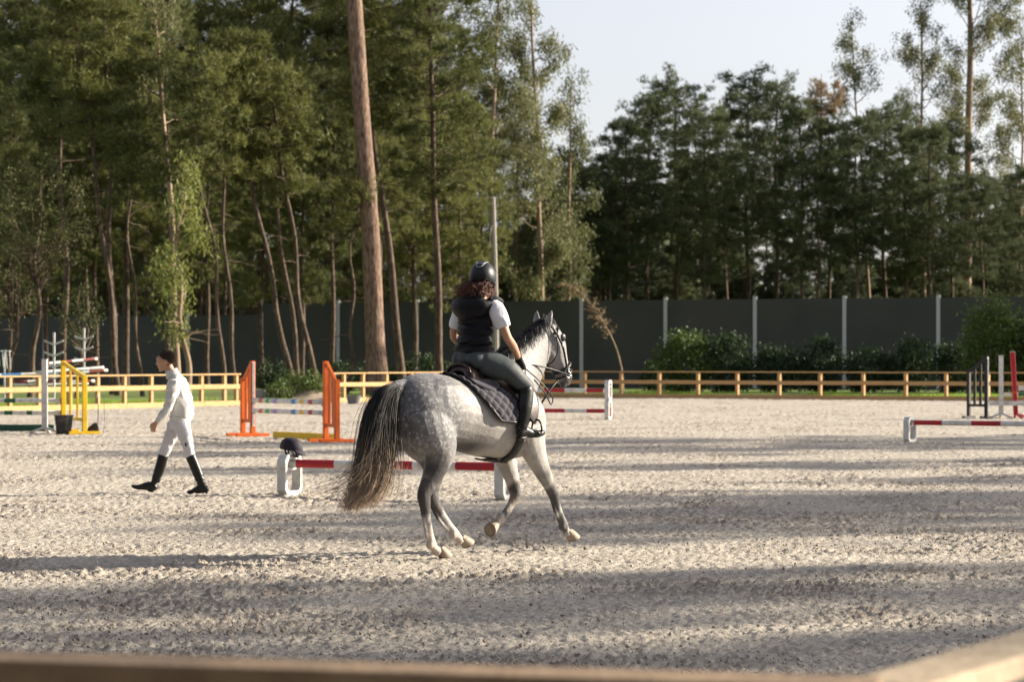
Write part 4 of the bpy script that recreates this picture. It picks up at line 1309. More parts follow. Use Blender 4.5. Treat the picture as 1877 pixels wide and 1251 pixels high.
def head_ring(t, inf, n=24, k0=0, k1=24):
    P = np.array([h[0] for h in HEAD]); A = np.array([[h[1], h[2]] for h in HEAD])
    q = np.linspace(0, 1, len(HEAD))
    p = np.array([np.interp(t, q, P[:, i]) for i in range(3)])
    a, b = [np.interp(t, q, A[:, i]) + inf for i in range(2)]
    T = np.array([np.interp(min(1, t + .05), q, P[:, i]) - np.interp(max(0, t - .05), q, P[:, i]) for i in range(3)]); T /= np.linalg.norm(T)
    l = np.array([0, 1., 0]); mm = np.cross(T, l)
    return [Vector(p + a * math.cos(2 * math.pi * i / n) * l + b * math.sin(2 * math.pi * i / n) * mm) for i in range(k0, k1 + 1)]

def build_bridle():
    e = empty('bridle', H_LOC, H_RZ, 'black leather bridle with reins and noseband on the grey horse', 'bridle')
    def strap(name, pts, w=.010, par=e):
        return MB().tube(pts, w, 6, 2).build(name, M_LEATHER, par, smooth=True)
    strap('noseband', head_ring(.66, .012), .014)
    strap('flash_strap', head_ring(.78, .008), .008)
    # browband crosses the forehead under the ears
    strap('browband', [(.79, -.105, 1.875), (.84, -.085, 1.925), (.865, 0, 1.945), (.84, .085, 1.925), (.79, .105, 1.875)], .010)
    strap('headpiece', [(.79, -.112, 1.875), (.755, -.088, 1.935), (.715, -.05, 1.985), (.705, 0, 2.0), (.715, .05, 1.985), (.755, .088, 1.935), (.79, .112, 1.875)], .012)
    for s in (-1, 1):
        ck = strap('cheek_strap', [(.79, s * .112, 1.875), (.85, s * .115, 1.79), (.895, s * .105, 1.70), (.945, s * .078, 1.61), (.975, s * .066, 1.535)], .010)
        MB().ell((.86, s * .118, 1.775), (.012, .008, .014)).build('buckle', M_BRASS, ck, smooth=True)
        strap('throat_lash', [(.77, s * .108, 1.90), (.79, s * .122, 1.80), (.785, s * .12, 1.70), (.755, s * .09, 1.63), (.735, s * .03, 1.605), (.732, 0, 1.603)], .006)
        ring = [Vector((.985 + .028 * math.cos(a), s * .066, 1.52 + .028 * math.sin(a))) for a in np.linspace(0, 6.283, 13)]
        MB().tube(ring, .005, 6, 1).build('bit_ring', M_BRASS, e, smooth=True)
        MB().ell((.885, s * .098, 1.845), (.032, .012, .034)).build('blinker', M_LEATHER, e, smooth=True)
        strap('rein', [(.985, s * .068, 1.52), (.80, s * .125, 1.55), (.62, s * .14, 1.585), (.42, s * .115, 1.615), (.335, s * .10, 1.62)], .007)
        # martingale strap from the neck to the girth
        strap('neck_strap', [(.30, 0, 1.62), (.38, s * .14, 1.48), (.50, s * .17, 1.34), (.60, s * .11, 1.24), (.64, 0, 1.22)], .008)
    # slack end of the reins hanging beside the neck
    strap('rein_loop', [(.335, -.10, 1.62), (.44, -.20, 1.50), (.56, -.215, 1.40), (.64, -.20, 1.335), (.665, -.185, 1.30), (.64, -.19, 1.265), (.59, -.215, 1.29), (.50, -.24, 1.38), (.40, -.22, 1.48)], .006)
    strap('martingale', [(.955, 0, 1.50), (.87, -.02, 1.45), (.78, -.03, 1.38), (.70, -.02, 1.28), (.64, 0, 1.22)], .010)
build_bridle()

# ------------------------------------------------------------------ people
M_SKIN = mat('skin', (.46, .27, .18), (.40, .22, .14), 20, .5, .04, 120, spec=.35)
M_HAIRB = hair_mat('dark_brown_hair', (.018, .011, .008), (.05, .03, .02), .5)
M_HAIRR = hair_mat('auburn_hair', (.035, .013, .009), (.17, .06, .032), .5)
M_VEST = mat('black_padded_cloth', (.010, .010, .014), (.007, .007, .010), 20, .55, .25, 25, spec=.16)
M_SHIRT = mat('white_shirt_cloth', (.72, .72, .76), (.62, .62, .68), 10, .8, .35, 14)
M_BREECH = mat('grey_green_breeches', (.056, .068, .072), (.042, .050, .055), 14, .6, .12, 18)
M_SWEAT = mat('white_knit', (.57, .56, .54), (.49, .48, .465), 16, .9, .5, 9, bdist=.03)
M_WBREECH = mat('white_breeches', (.57, .56, .585), (.50, .49, .515), 10, .8, .6, 12, bdist=.03)
M_BOOT = mat('boot_leather', (.012, .011, .012), (.008, .008, .008), 14, .36, .12, 25, spec=.3)
M_GLOVE = mat('black_glove_cloth', (.012, .011, .012), rough=.8)
M_HELM = mat('matt_black_helmet', (.012, .013, .015), (.009, .010, .012), 30, .42, .03, 80, spec=.3)
M_GREYLINE = mat('grey_trim', (.30, .33, .38), rough=.4)
M_VELVET = mat('dark_velvet', (.013, .010, .022), (.008, .006, .013), 20, .7, .1, 100, sheen=.06)
M_DARKMARK = mat('dark_print', (.02, .022, .04))

def head_shapes(m, c, M):
    """skull, jaw, nose, ears, lips; c = middle of the head, M: local (x forward, y left, z up) to world"""
    q = lambda x, y, z: c + M @ Vector((x, y, z))
    m.ell(q(-.012, 0, .028), (.098, .076, .090), M)
    m.loft([(q(.02, 0, .04), .070, .085), (q(.035, 0, -.03), .064, .068), (q(.045, 0, -.075), .050, .052), (q(.052, 0, -.108), .030, .034)], M @ Vector((0, 1, 0)), 14, 3)
    m.loft([(q(.088, 0, .018), .010, .010), (q(.102, 0, -.010), .013, .013), (q(.110, 0, -.032), .017, .013)], M @ Vector((0, 1, 0)), 10, 2)   # nose
    m.ell(q(.090, 0, -.062), (.016, .026, .008), M); m.ell(q(.086, 0, -.074), (.016, .022, .008), M)                                        # lips
    m.ell(q(.075, 0, -.105), (.022, .024, .018), M)
    for s in (-1, 1):
        m.ell(q(-.012, s * .078, -.012), (.020, .008, .032), M @ Matrix.Rotation(R(12), 3, 'Y'))
        m.ell(q(.078, s * .034, .030), (.018, .026, .010), M)                                                                              # brow
        m.ell(q(.070, s * .040, -.025), (.022, .022, .018), M)                                                                             # cheekbone

def eyes(e, c, M):
    for s in (-1, 1):
        MB().ell(c + M @ Vector((.082, s * .032, .010)), (.010, .012, .008), M).build('eye', M_EYE, e, smooth=True)

def hand_shapes(m, wrist, d, n, thumb, curl, L=.18):
    """d: direction of the fingers, n: back-of-hand normal, thumb: side on which the thumb sits; curl 0..1"""
    w, d, n = Vector(wrist), Vector(d).normalized(), Vector(n).normalized()
    n = (n - d * n.dot(d)).normalized()
    t = d.cross(n).normalized()
    if t.dot(Vector(thumb)) < 0: t = -t
    m.loft([(w - d * .02, .026, .020), (w + d * .03, .034, .017), (w + d * .07, .041, .015), (w + d * .092, .038, .013)], t, 12, 2)
    for i, (o, l) in enumerate(((.030, .070), (.010, .080), (-.010, .074), (-.029, .058))):
        p = w + d * .085 + t * o
        a = curl * (R(38) + R(6) * i)
        pts = [p]
        dd = d
        for seg in (.45, .32, .25):
            dd = (Matrix.Rotation(a, 3, n.cross(dd).normalized() if False else dd.cross(-n).normalized()) @ dd)
            p = p + dd * l * seg
            pts.append(p)
        m.tube(pts, [.0098, .0092, .0085, .0075], 8, 2)
    p = w + d * .025 + t * .030
    d1 = (d * .75 + t * .65 - n * .35 * curl).normalized()
    d2 = (d * .95 + t * .15 - n * .6 * curl).normalized()
    m.tube([p, p + d1 * .038, p + d1 * .038 + d2 * .028, p + d1 * .038 + d2 * .05], [.0125, .0115, .0105, .009], 8, 2)

# --- walking man: x forward (to the left of the picture), y left (towards the camera)
def build_man():
    s = (906 - HZ) / EYE
    loc = G(325, s)
    e = empty('person', loc, R(180), 'man in white sweater, white breeches and tall black boots walking left', 'person')
    Mh = Matrix.Rotation(R(10), 3, 'Y')
    hc = Vector((.150, 0, 1.632))
    hipz = .90
    # joints
    near_leg = [(-.045, .09, .90), (-.11, .095, .70), (-.165, .095, .49), (-.235, .095, .32), (-.315, .095, .115)]
    far_leg = [(.005, -.09, .90), (.09, -.095, .70), (.18, -.095, .49), (.225, -.095, .32), (.285, -.095, .145)]
    torso = [((-.02, 0, .86), .150, .105), ((-.03, 0, .96), .150, .110), ((-.035, 0, 1.08), .142, .105), ((-.02, 0, 1.20), .158, .115), ((.0, 0, 1.32), .172, .115), ((.03, 0, 1.41), .145, .090), ((.055, 0, 1.455), .070, .062)]
    neck = [((.05, 0, 1.42), .060, .060), ((.085, 0, 1.50), .054, .057), ((.115, 0, 1.57), .052, .056)]
    armL = [((.02, .185, 1.385), .058), ((.035, .215, 1.25), .052), ((.065, .235, 1.10), .044), ((.145, .240, .98), .040), ((.222, .235, .885), .029)]
    armR = [((.01, -.185, 1.385), .058), ((-.04, -.215, 1.25), .052), ((-.09, -.235, 1.11), .044), ((-.07, -.235, .99), .040), ((-.03, -.22, .88), .029)]
    m = MB()
    k = .86
    m.loft([(p, a * k, b * k) for p, a, b in torso], (0, 1, 0), 18, 3)
    m.loft(neck, (0, 1, 0), 14, 2)
    head_shapes(m, hc, Mh)
    for arm in (armL, armR): m.loft([(p, r * .82) for p, r in arm], (1, 0, 0), 12, 3)
    hand_shapes(m, (.222, .235, .885), (.42, .02, -.85), (.35, .9, .1), (.8, -.4, -.2), .75)
    hand_shapes(m, (-.03, -.22, .88), (.30, .02, -.95), (.1, -1, .1), (1, 0, 0), .75)
    for leg, toe in ((near_leg, (-.17, .095, .03)), (far_leg, (.50, -.095, .075))):
        m.loft([(leg[0], .078), (leg[1], .070), (leg[2], .050), (leg[3], .045), (leg[4], .028)], (0, 1, 0), 14, 3)
        m.tube([leg[4], (Vector(leg[4]) * .5 + Vector(toe) * .5) + Vector((0, 0, -.02)), toe], [.022, .02, .016])
    m.skin('body', M_SKIN, e, .0065, 3)
    eyes(e, hc, Mh)
    # sweater with stand-up collar and ribbed hem
    m = MB()
    m.loft([((-.025, 0, .905), .150, .118), ((-.035, 0, .925), .150, .120), ((-.045, 0, .955), .168, .140), ((-.055, 0, 1.02), .176, .150), ((-.045, 0, 1.12), .172, .145), ((-.02, 0, 1.22), .178, .140), ((.002, 0, 1.32), .186, .132), ((.028, 0, 1.405), .158, .105), ((.05, 0, 1.45), .085, .078)], (0, 1, 0), 24, 3)
    for arm in (armL, armR):
        m.loft([(Vector(arm[0][0]) + Vector((-.005, 0, .0)), .074), (arm[1][0], .070), (arm[2][0], .062), (arm[3][0], .055), (Vector(arm[3][0]).lerp(Vector(arm[4][0]), .7), .047), (Vector(arm[3][0]).lerp(Vector(arm[4][0]), .93), .036)], (1, 0, 0), 16, 3)
    sw = m.skin('sweater', M_SWEAT, e, .010, 4)
    P = coords(sw.data)                                  # cloth folds
    f = .012 * np.sin(P[:, 2] * 38 + P[:, 0] * 34 + 3 * np.sin(P[:, 1] * 14 + P[:, 2] * 7)) * (.4 + vnoise(P[:, 0] + 5, P[:, 2], 9, 2)) + .013 * np.sin(P[:, 2] * 21 - P[:, 0] * 60 + 2 * np.sin(P[:, 2] * 11)) * vnoise(P[:, 0], P[:, 2] + 4, 6, 3)
    P[:, 0] += f * .7; P[:, 1] += f * .6 * np.sign(P[:, 1])
    sw.data.vertices.foreach_set('co', P.ravel())
    MB().loft([((.045, 0, 1.43), .085, .086), ((.062, 0, 1.475), .072, .076), ((.078, 0, 1.520), .068, .072)], (0, 1, 0), 24, 2, cap=False).build('collar', M_SWEAT, e, smooth=True, thick=.012)
    MB().loft([((-.028, 0, .885), .152, .121), ((-.033, 0, .905), .155, .124), ((-.037, 0, .940), .158, .128)], (0, 1, 0), 28, 2, cap=False).build('hem', M_SWEAT, e, smooth=True, thick=.012)
    # breeches
    m = MB()
    m.loft([((-.02, 0, .80), .125, .10), ((-.022, 0, .86), .152, .120), ((-.028, 0, .93), .148, .116)], (0, 1, 0), 20, 3)
    for leg in (near_leg, far_leg):
        a, b, c, d = [Vector(p) for p in leg[:4]]
        m.loft([(a + Vector((0, 0, -.01)), .092, .105), (a.lerp(b, .5), .090, .100), (b, .078, .086), (b.lerp(c, .6), .064, .070), (c, .059, .064), (c.lerp(d, .25), .056, .060)], (0, 1, 0), 18, 3)
    br = m.skin('breeches', M_WBREECH, e, .009, 4)
    P = coords(br.data)
    f = .006 * np.sin(P[:, 2] * 60 + P[:, 0] * 55) * vnoise(P[:, 0] + 2, P[:, 2], 10, 4) + .005 * np.sin(P[:, 2] * 34 - P[:, 0] * 70) * vnoise(P[:, 0], P[:, 2] + 2, 8, 5)
    P[:, 0] += f; P[:, 1] += f * .6 * np.sign(P[:, 1]); br.data.vertices.foreach_set('co', P.ravel())
    MB().box(Vector((-.125, .170, .615)), (.016, .004, .03)).ell((-.130, .170, .60), (.010, .004, .016)).build('logo', M_DARKMARK, br)
    # boots
    for leg, heel, toe, ball in ((near_leg, (-.375, .095, .03), (-.135, .098, .026), (-.20, .096, .034)), (far_leg, (.315, -.095, .045), (.575, -.098, .092), (.50, -.096, .075))):
        c, d, a = [Vector(p) for p in leg[2:]]
        m = MB()
        m.loft([(c.lerp(d, .12), .062, .066), (c.lerp(d, .4), .060, .064), (d, .058, .064), (d.lerp(a, .45), .054, .060), (d.lerp(a, .8), .048, .054), (a, .047, .056)], (0, 1, 0), 18, 3)
        h, t, b = Vector(heel), Vector(toe), Vector(ball)
        m.loft([(h, .030, .030), (h.lerp(a, .45), .042, .052), (a.lerp(b, .5) + Vector((0, 0, -.02)), .044, .048), (b, .044, .030), (b.lerp(t, .75), .036, .022), (t, .016, .013)], (0, 1, 0), 14, 3)
        m.loft([(h + Vector((-.0, 0, -.005)), .034, .016), (h.lerp(b, .5) + Vector((0, 0, -.008)), .030, .012), (b + Vector((0, 0, -.014)), .042, .010), (t + Vector((0, 0, -.012)), .018, .008)], (0, 1, 0), 12, 2)
        bo = m.skin('boot', M_BOOT, e, .008, 3)
        P = coords(bo.data)
        f = .004 * np.sin(P[:, 2] * 95 + P[:, 0] * 40) * np.exp(-((P[:, 2] - .17) / .07) ** 2)
        P[:, 0] += f; bo.data.vertices.foreach_set('co', P.ravel())
        MB().bar(h + Vector((-.0, 0, -.018)) + (b - h).normalized() * -.01, h.lerp(b, .30) + Vector((0, 0, -.02)), .058, .022).build('heel', M_BOOT, bo)
    # hair: short, dark, as a cap of fine strands
    rng = np.random.default_rng(21)
    n = 6500
    d = rvec(n * 3, rng)
    ok = (d[:, 2] > np.interp(d[:, 0], [-1, -.5, -.25, -.05, .12, .3, .55, 1], [-.75, -.72, -.4, -.10, -.16, .05, .38, .7])) & ~((d[:, 0] > .80))
    d = d[ok][:n]
    P0 = np.array([(hc + Mh @ Vector((-.012, 0, .028)) + Mh @ Vector((v[0] * .098, v[1] * .077, v[2] * .091))) for v in d])
    Dw = np.array([Mh @ Vector(v) for v in d])
    q = np.linspace(0, 1, 4)
    fl = unit(np.cross(Dw, rvec(len(d), rng))) * .4 + np.array([-.35, 0, .1])
    ln = rng.uniform(.014, .030, (len(d), 1, 1))
    pth = P0[:, None] + (Dw[:, None] * (q[None, :, None] ** .7) * .5 + fl[:, None] * q[None, :, None] ** 1.5) * ln
    strands('hair', pth, .0055, .003, M_HAIRB, e, rng)
    return e
build_man()

# --- rider (same frame as the horse)
def build_rider():
    e = empty('person', H_LOC, H_RZ, 'rider in black padded vest, white shirt and grey breeches on the horse', 'person')
    hc = Vector((.0, 0, 2.335))
    Mh = Matrix.Rotation(R(30), 3, 'Z') @ Matrix.Rotation(R(8), 3, 'Y')
    torso = [((-.10, 0, 1.625), .165, .130), ((-.10, 0, 1.70), .165, .120), ((-.10, 0, 1.80), .138, .098), ((-.085, 0, 1.92), .142, .100), ((-.06, 0, 2.03), .158, .105), ((-.045, 0, 2.11), .135, .080), ((-.03, 0, 2.165), .062, .058)]
    armR = [((-.03, -.185, 2.075), .050), ((.0, -.225, 1.97), .046), ((.03, -.262, 1.845), .039), ((.13, -.235, 1.765), .037), ((.265, -.165, 1.665), .026)]
    armL = [((-.045, .190, 2.075), .050), ((-.05, .255, 1.97), .046), ((-.045, .300, 1.845), .039), ((.08, .25, 1.755), .037), ((.255, .165, 1.665), .026)]
    legs = []
    for s in (-1, 1):
        legs.append([Vector((-.09, s * .10, 1.64)), Vector((.07, s * .235, 1.56)), Vector((.225, s * .300, 1.42)), Vector((.18, s * .318, 1.25)), Vector((.155, s * .320, 1.075))])
    m = MB()
    m.loft([(p, a * .88, b * .88) for p, a, b in torso], (0, 1, 0), 18, 3)
    m.loft([((-.03, 0, 2.12), .052, .052), ((-.01, 0, 2.20), .047, .05), ((0, 0, 2.27), .047, .052)], (0, 1, 0), 14, 2)
    head_shapes(m, hc, Mh)
    for arm in (armL, armR): m.loft([(p, r) for p, r in arm], (1, 0, 0), 14, 3)
    for arm, s in ((armL, 1), (armR, -1)):
        hand_shapes(m, arm[4][0], (.45, -.12 * s, -.72), (.1, s, .05), (.5, -.3 * s, .6), 1.5)
    for L in legs:
        m.loft([(L[0], .10), (L[1], .082), (L[2], .056), (L[3], .050), (L[4], .034)], (0, 1, 0), 14, 3)
        m.tube([L[4], L[4] + Vector((.10, 0, -.045)), L[4] + Vector((.19, 0, -.05))], [.034, .032, .022])
    m.skin('body', M_SKIN, e, .008, 3)
    eyes(e, hc, Mh)
    # shirt: short puffed sleeves and a collar strip
    for arm, s in ((armL, 1), (armR, -1)):
        a, b, c = [Vector(p[0]) for p in arm[:3]]
        m = MB()
        m.loft([(a + Vector((-.0, -s * .05, .025)), .055), (a + Vector((0, s * .005, .01)), .072), (a.lerp(b, .6), .076), (b.lerp(c, .12), .071), (b.lerp(c, .34), .066)], (1, 0, 0), 18, 3)
        sl = m.build('sleeve', M_SHIRT, e, smooth=True)
        P = coords(sl.data)
        f = .006 * np.sin(P[:, 2] * 60 + P[:, 0] * 45) + .004 * np.sin(P[:, 0] * 90)
        P[:, 1] += f; P[:, 0] += f * .6; sl.data.vertices.foreach_set('co', P.ravel())
    # padded vest: bulges between stitched seams
    st = []
    zz = np.linspace(1.715, 2.135, 64)
    ctl = [(1.69, -.10, .172, .136), (1.75, -.10, .172, .130), (1.83, -.095, .157, .116), (1.92, -.083, .160, .118), (2.02, -.065, .172, .120), (2.08, -.055, .162, .108), (2.12, -.045, .135, .095), (2.155, -.035, .085, .080)]
    C = np.array(ctl)
    seams = [1.70, 1.775, 1.85, 1.935, 2.02, 2.09, 2.16]
    for z in zz:
        x, a, b = [np.interp(z, C[:, 0], C[:, i]) for i in (1, 2, 3)]
        i = max(0, min(len(seams) - 2, int(np.searchsorted(seams, z)) - 1))
        q = (z - seams[i]) / (seams[i + 1] - seams[i])
        bu = .030 * math.sin(max(0, min(1, q)) * math.pi) ** .5 - .014
        st.append(((x, 0, z), a + bu, b + bu))
    m = MB(); m.loft(st, (0, 1, 0), 40, 1)
    v = m.build('vest', M_VEST, e, smooth=True)
    P = coords(v.data)
    f = .006 * np.sin(P[:, 1] * 34 + 9 * np.sin(P[:, 2] * 21)) + .004 * np.sin(P[:, 2] * 60 + P[:, 1] * 25)
    ang = np.arctan2(P[:, 1], P[:, 0] + .09)
    P[:, 0] += f * np.cos(ang); P[:, 1] += f * np.sin(ang)
    P[:, 2] += .008 * np.sin(P[:, 1] * 12) * (P[:, 2] < 1.8)
    v.data.vertices.foreach_set('co', P.ravel())
    for s in (-1, 1):                                    # shoulder straps of the vest
        MB().loft([((-.055, s * .07, 2.135), .085, .035), ((-.048, s * .13, 2.115), .082, .036), ((-.04, s * .175, 2.075), .072, .030)], (1, 0, 0), 14, 3).build('shoulder', M_VEST, v, smooth=True)
    m = MB()                                             # hood lying on the back
    m.loft([((-.10, .17, 2.105), .035, .05), ((-.165, .125, 2.09), .060, .085), ((-.195, .0, 2.075), .075, .105), ((-.165, -.125, 2.09), .060, .085), ((-.10, -.17, 2.11), .035, .05), ((-.02, -.165, 2.14), .026, .04)], (.6, 0, .3), 16, 4)
    m.loft([((-.12, .11, 2.17), .045, .055), ((-.145, 0, 2.18), .055, .07), ((-.12, -.11, 2.17), .045, .055)], (1, 0, 0), 12, 3)
    m.skin('hood', M_VEST, v, .009, 4)
    MB().tube([(-.06, -.13, 2.175), (.02, -.15, 2.165), (.09, -.13, 2.14), (.12, -.07, 2.12)], [.02, .026, .026, .016]).build('collar_edge', M_VEST, v, smooth=True)
    # breeches
    m = MB()
    m.loft([((-.105, 0, 1.60), .158, .125), ((-.105, 0, 1.65), .182, .150), ((-.102, 0, 1.71), .178, .136), ((-.10, 0, 1.76), .160, .118)], (0, 1, 0), 22, 3)
    for s in (-1, 1): m.ell((-.155, s * .085, 1.655), (.10, .092, .085))
    for L in legs:
        m.loft([(L[0], .112, .118), (L[0].lerp(L[1], .5), .106, .112), (L[1], .092, .098), (L[1].lerp(L[2], .6), .076, .080), (L[2], .066, .070), (L[2].lerp(L[3], .3), .060, .064)], (0, 1, 0), 18, 3)
    m.skin('breeches', M_BREECH, e, .010, 5)
    for i, (L, s) in enumerate(zip(legs, (-1, 1))):
        m = MB()
        a = L[4]
        m.loft([(L[2].lerp(L[3], .02) + Vector((-.025, 0, 0)), .066, .070), (L[2].lerp(L[3], .35), .067, .072), (L[3], .064, .070), (L[3].lerp(a, .55), .052, .058), (a + Vector((0, 0, .03)), .044, .050), (a, .042, .052)], (0, 1, 0), 20, 3)
        m.loft([(a + Vector((-.035, 0, -.055)), .036, .036), (a + Vector((.02, 0, -.03)), .042, .052), (a + Vector((.09, s * .004, -.045)), .043, .040), (a + Vector((.16, s * .010, -.048)), .046, .030), (a + Vector((.225, s * .014, -.040)), .034, .022), (a + Vector((.25, s * .015, -.036)), .016, .012)], (0, 1, 0), 16, 3)
        m.loft([(a + Vector((-.055, 0, -.085)), .033, .015), (a + Vector((0, 0, -.088)), .036, .016), (a + Vector((.05, 0, -.078)), .034, .010), (a + Vector((.16, s * .01, -.075)), .046, .010), (a + Vector((.245, s * .014, -.055)), .022, .008)], (0, 1, 0), 12, 2)
        m.skin('boot', M_BOOT, e, .008, 3)
        # gloves over the fists
        arm = armR if s < 0 else armL
        m = MB()
        w = Vector(arm[4][0])
        d = Vector((.45, -.12 * s * -1 * -1, -.72)).normalized()
        m.loft([(w + d * -.03, .033, .031), (w + d * .03, .040, .030), (w + d * .075, .048, .034), (w + d * .105, .044, .036)], (0, 1, 0), 14, 2)
        hand_shapes(m, w, (.45, -.12 * s * -1, -.72) if False else (.45, .12 * s * -1, -.72), (.1, s, .05), (.5, -.3 * s, .6), 1.5)
        g = m.skin('glove', M_GLOVE, e, .007, 2)
    # helmet
    q = lambda x, y, z: hc + Mh @ Vector((x, y, z))
    m = MB()
    n, mm = 32, 14
    V = []
    for j in range(mm + 1):
        t = (math.pi * .66) * j / mm
        for i in range(n):
            p = 2 * math.pi * i / n
            dz = -.012 * math.cos(p) * (j / mm) ** 2
            V.append(q(-.008 + .128 * math.sin(t) * math.cos(p), .108 * math.sin(t) * math.sin(p), .018 + .130 * math.cos(t) + dz))
    m.add(V, [(j * n + i, (j + 1) * n + i, (j + 1) * n + (i + 1) % n, j * n + (i + 1) % n) for j in range(mm) for i in range(n)])
    hl = m.build('helmet', M_HELM, e, smooth=True, thick=.012)
    V = [q(-.008 + (.10 + .075 * k / 4) * math.cos(R(-62 + 124 * i / 14)), .112 * math.sin(R(-62 + 124 * i / 14)), -.005 - .018 * k / 4 * 1.0) for k in range(5) for i in range(15)]
    MB().grid(V, 5, 15).build('peak', M_HELM, hl, smooth=True, thick=.008)
    def on_helm(t, p): return q(-.008 + .1355 * math.sin(t) * math.cos(p), .1155 * math.sin(t) * math.sin(p), .018 + .1375 * math.cos(t))
    # pale outline on the back of the helmet
    b = math.pi
    for pts in ([(.42, b - 1.35), (.52, b - .85), (.74, b - .45), (1.0, b - .22), (1.06, b), (1.0, b + .22), (.74, b + .45), (.52, b + .85), (.42, b + 1.35)], [(.66, b - .52), (.74, b - .2), (.76, b), (.74, b + .2), (.66, b + .52)]):
        MB().tube([on_helm(*p) for p in pts], .0042, 6, 3).build('trim_line', M_GREYLINE, hl, smooth=True)
    for s in (-1, 1):
        MB().tube([q(.03, s * .103, -.02), q(.035, s * .088, -.07), q(.055, s * .055, -.115), q(.062, 0, -.128)], .007, 6).build('chin_strap', M_LEATHER, hl, smooth=True)
    MB().ell(q(.125, -.06, -.005), (.014, .01, .012)).build('side_badge', M_GREYLINE, hl, smooth=True)
    # curly hair gathered under the helmet
    rng = np.random.default_rng(31)
    n, k = 1700, 14
    qq = np.linspace(0, 1, k)
    root = np.array([q(-.072 + rng.normal(0, .022), rng.uniform(-.085, .085), -.055 + rng.normal(0, .018)) for _ in range(n)])
    end = np.stack([rng.normal(-.06, .03, n), rng.normal(.02, .065, n), rng.normal(-.045, .018, n)], 1)
    ph = rng.uniform(0, 6.28, (n, 1)); fr = rng.uniform(9, 16, (n, 1))
    curl = np.stack([np.sin(fr * qq + ph), np.cos(fr * qq + ph), np.sin(fr * qq + ph + 1)], -1) * .012 * qq[None, :, None] ** .6
    pth = root[:, None] + end[:, None] * qq[None, :, None] + np.array([0, 0, -.03]) * (qq ** 2)[None, :, None] + curl
    strands('hair', pth, .0026, .0018, M_HAIRR, e, rng)
    return e
build_rider()

# ------------------------------------------------------------------ show-jump equipment
def base_s(y): return (y - HZ) / EYE

def pole(name, label, a, b, bands, r=.05, group=None):
    """a round pole from a to b; bands: list of (fraction end, material)"""
    a, b = Vector(a), Vector(b)
    mats = []
    for _, mm in bands:
        if mm not in mats: mats.append(mm)
    m = MB()
    d = b - a
    t = d.normalized()
    s = t.cross(Vector((0, 0, 1))).normalized(); u = s.cross(t)
    n = 16
    prev = 0.0
    fr = [(0, .55), (.004, .9), (.01, 1.0)]
    def ring(q, k): return [d * q + (s * math.cos(2 * math.pi * i / n) + u * math.sin(2 * math.pi * i / n)) * r * k for i in range(n)]
    stops = []
    for q1, mm in bands:
        stops.append((prev, q1, mats.index(mm))); prev = q1
    for q0, q1, mi in stops:
        m.mi = mi
        R0, R1 = ring(q0, 1), ring(q1, 1)
        V = R0 + R1
        F = [(i, (i + 1) % n, n + (i + 1) % n, n + i) for i in range(n)]
        if q0 == 0: F.append(tuple(range(n - 1, -1, -1)))
        if q1 >= .999: F.append(tuple(range(n, 2 * n)))
        m.add(V, F)
    o = m.build(name, mats, None, smooth=False)
    for p in o.data.polygons: p.use_smooth = len(p.vertices) == 4
    o.location = a
    return tag(o, label, 'pole', group)

def ring_block(name, label, loc, pdir, group, size=(.50, .50), bar_w=.058, depth=.115, stack=1, cat='jump block'):
    """octagonal ring of white plastic standing across the pole direction pdir"""
    pdir = Vector((pdir[0], pdir[1], 0)).normalized()
    l = Vector((-pdir.y, pdir.x, 0))
    e = empty(name, loc, 0, label, cat, group)
    w, h = size[0] / 2, size[1]
    ch = .075
    def octo(i):
        W, z0, z1, c = w - i, i, h - i, max(.03, ch - i * .45)
        return [(W, z0 + c), (W, z1 - c), (W - c, z1), (-W + c, z1), (-W, z1 - c), (-W, z0 + c), (-W + c, z0), (W - c, z0)]
    for k in range(stack):
        O, I = octo(0), octo(bar_w)
        V = []
        for dep, inset in ((-depth / 2, .008), (-depth / 2 + .01, 0), (depth / 2 - .01, 0), (depth / 2, .008)):
            V += [l * (a * (1 - inset / w)) + Vector((0, 0, b + k * (h + .004))) + pdir * dep for a, b in O]
        for dep in (depth / 2, -depth / 2):
            V += [l * a + Vector((0, 0, b + k * (h + .004))) + pdir * dep for a, b in I]
        F = []
        for r_ in range(5):
            for i in range(8): F.append((r_ * 8 + i, r_ * 8 + (i + 1) % 8, r_ * 8 + 8 + (i + 1) % 8, r_ * 8 + 8 + i))
        for i in range(8): F.append((40 + i, 40 + (i + 1) % 8, (i + 1) % 8, i))
        fr = MB().add(V, F).build('frame', M_WHITEP, e)
        cup = MB()
        cup.box(Vector((0, 0, h - .165 + k * (h + .004))), (.10, .14, .02), Matrix((pdir, l, Vector((0, 0, 1)))).transposed(), .004)
        cup.bar(l * -(w - bar_w) + Vector((0, 0, h - .18 + k * (h + .004))), l * (w - bar_w) + Vector((0, 0, h - .18 + k * (h + .004))), .03, .02)
        cup.build('pole_cup', M_WHITEP, fr)
    return e

RW = lambda edges: [(q, (M_WHITE, M_RED, M_WHITE)[0] if i % 2 == 0 else M_RED) for i, q in enumerate(edges)]
GJ = 'low cavaletti jumps of white rings and striped poles'

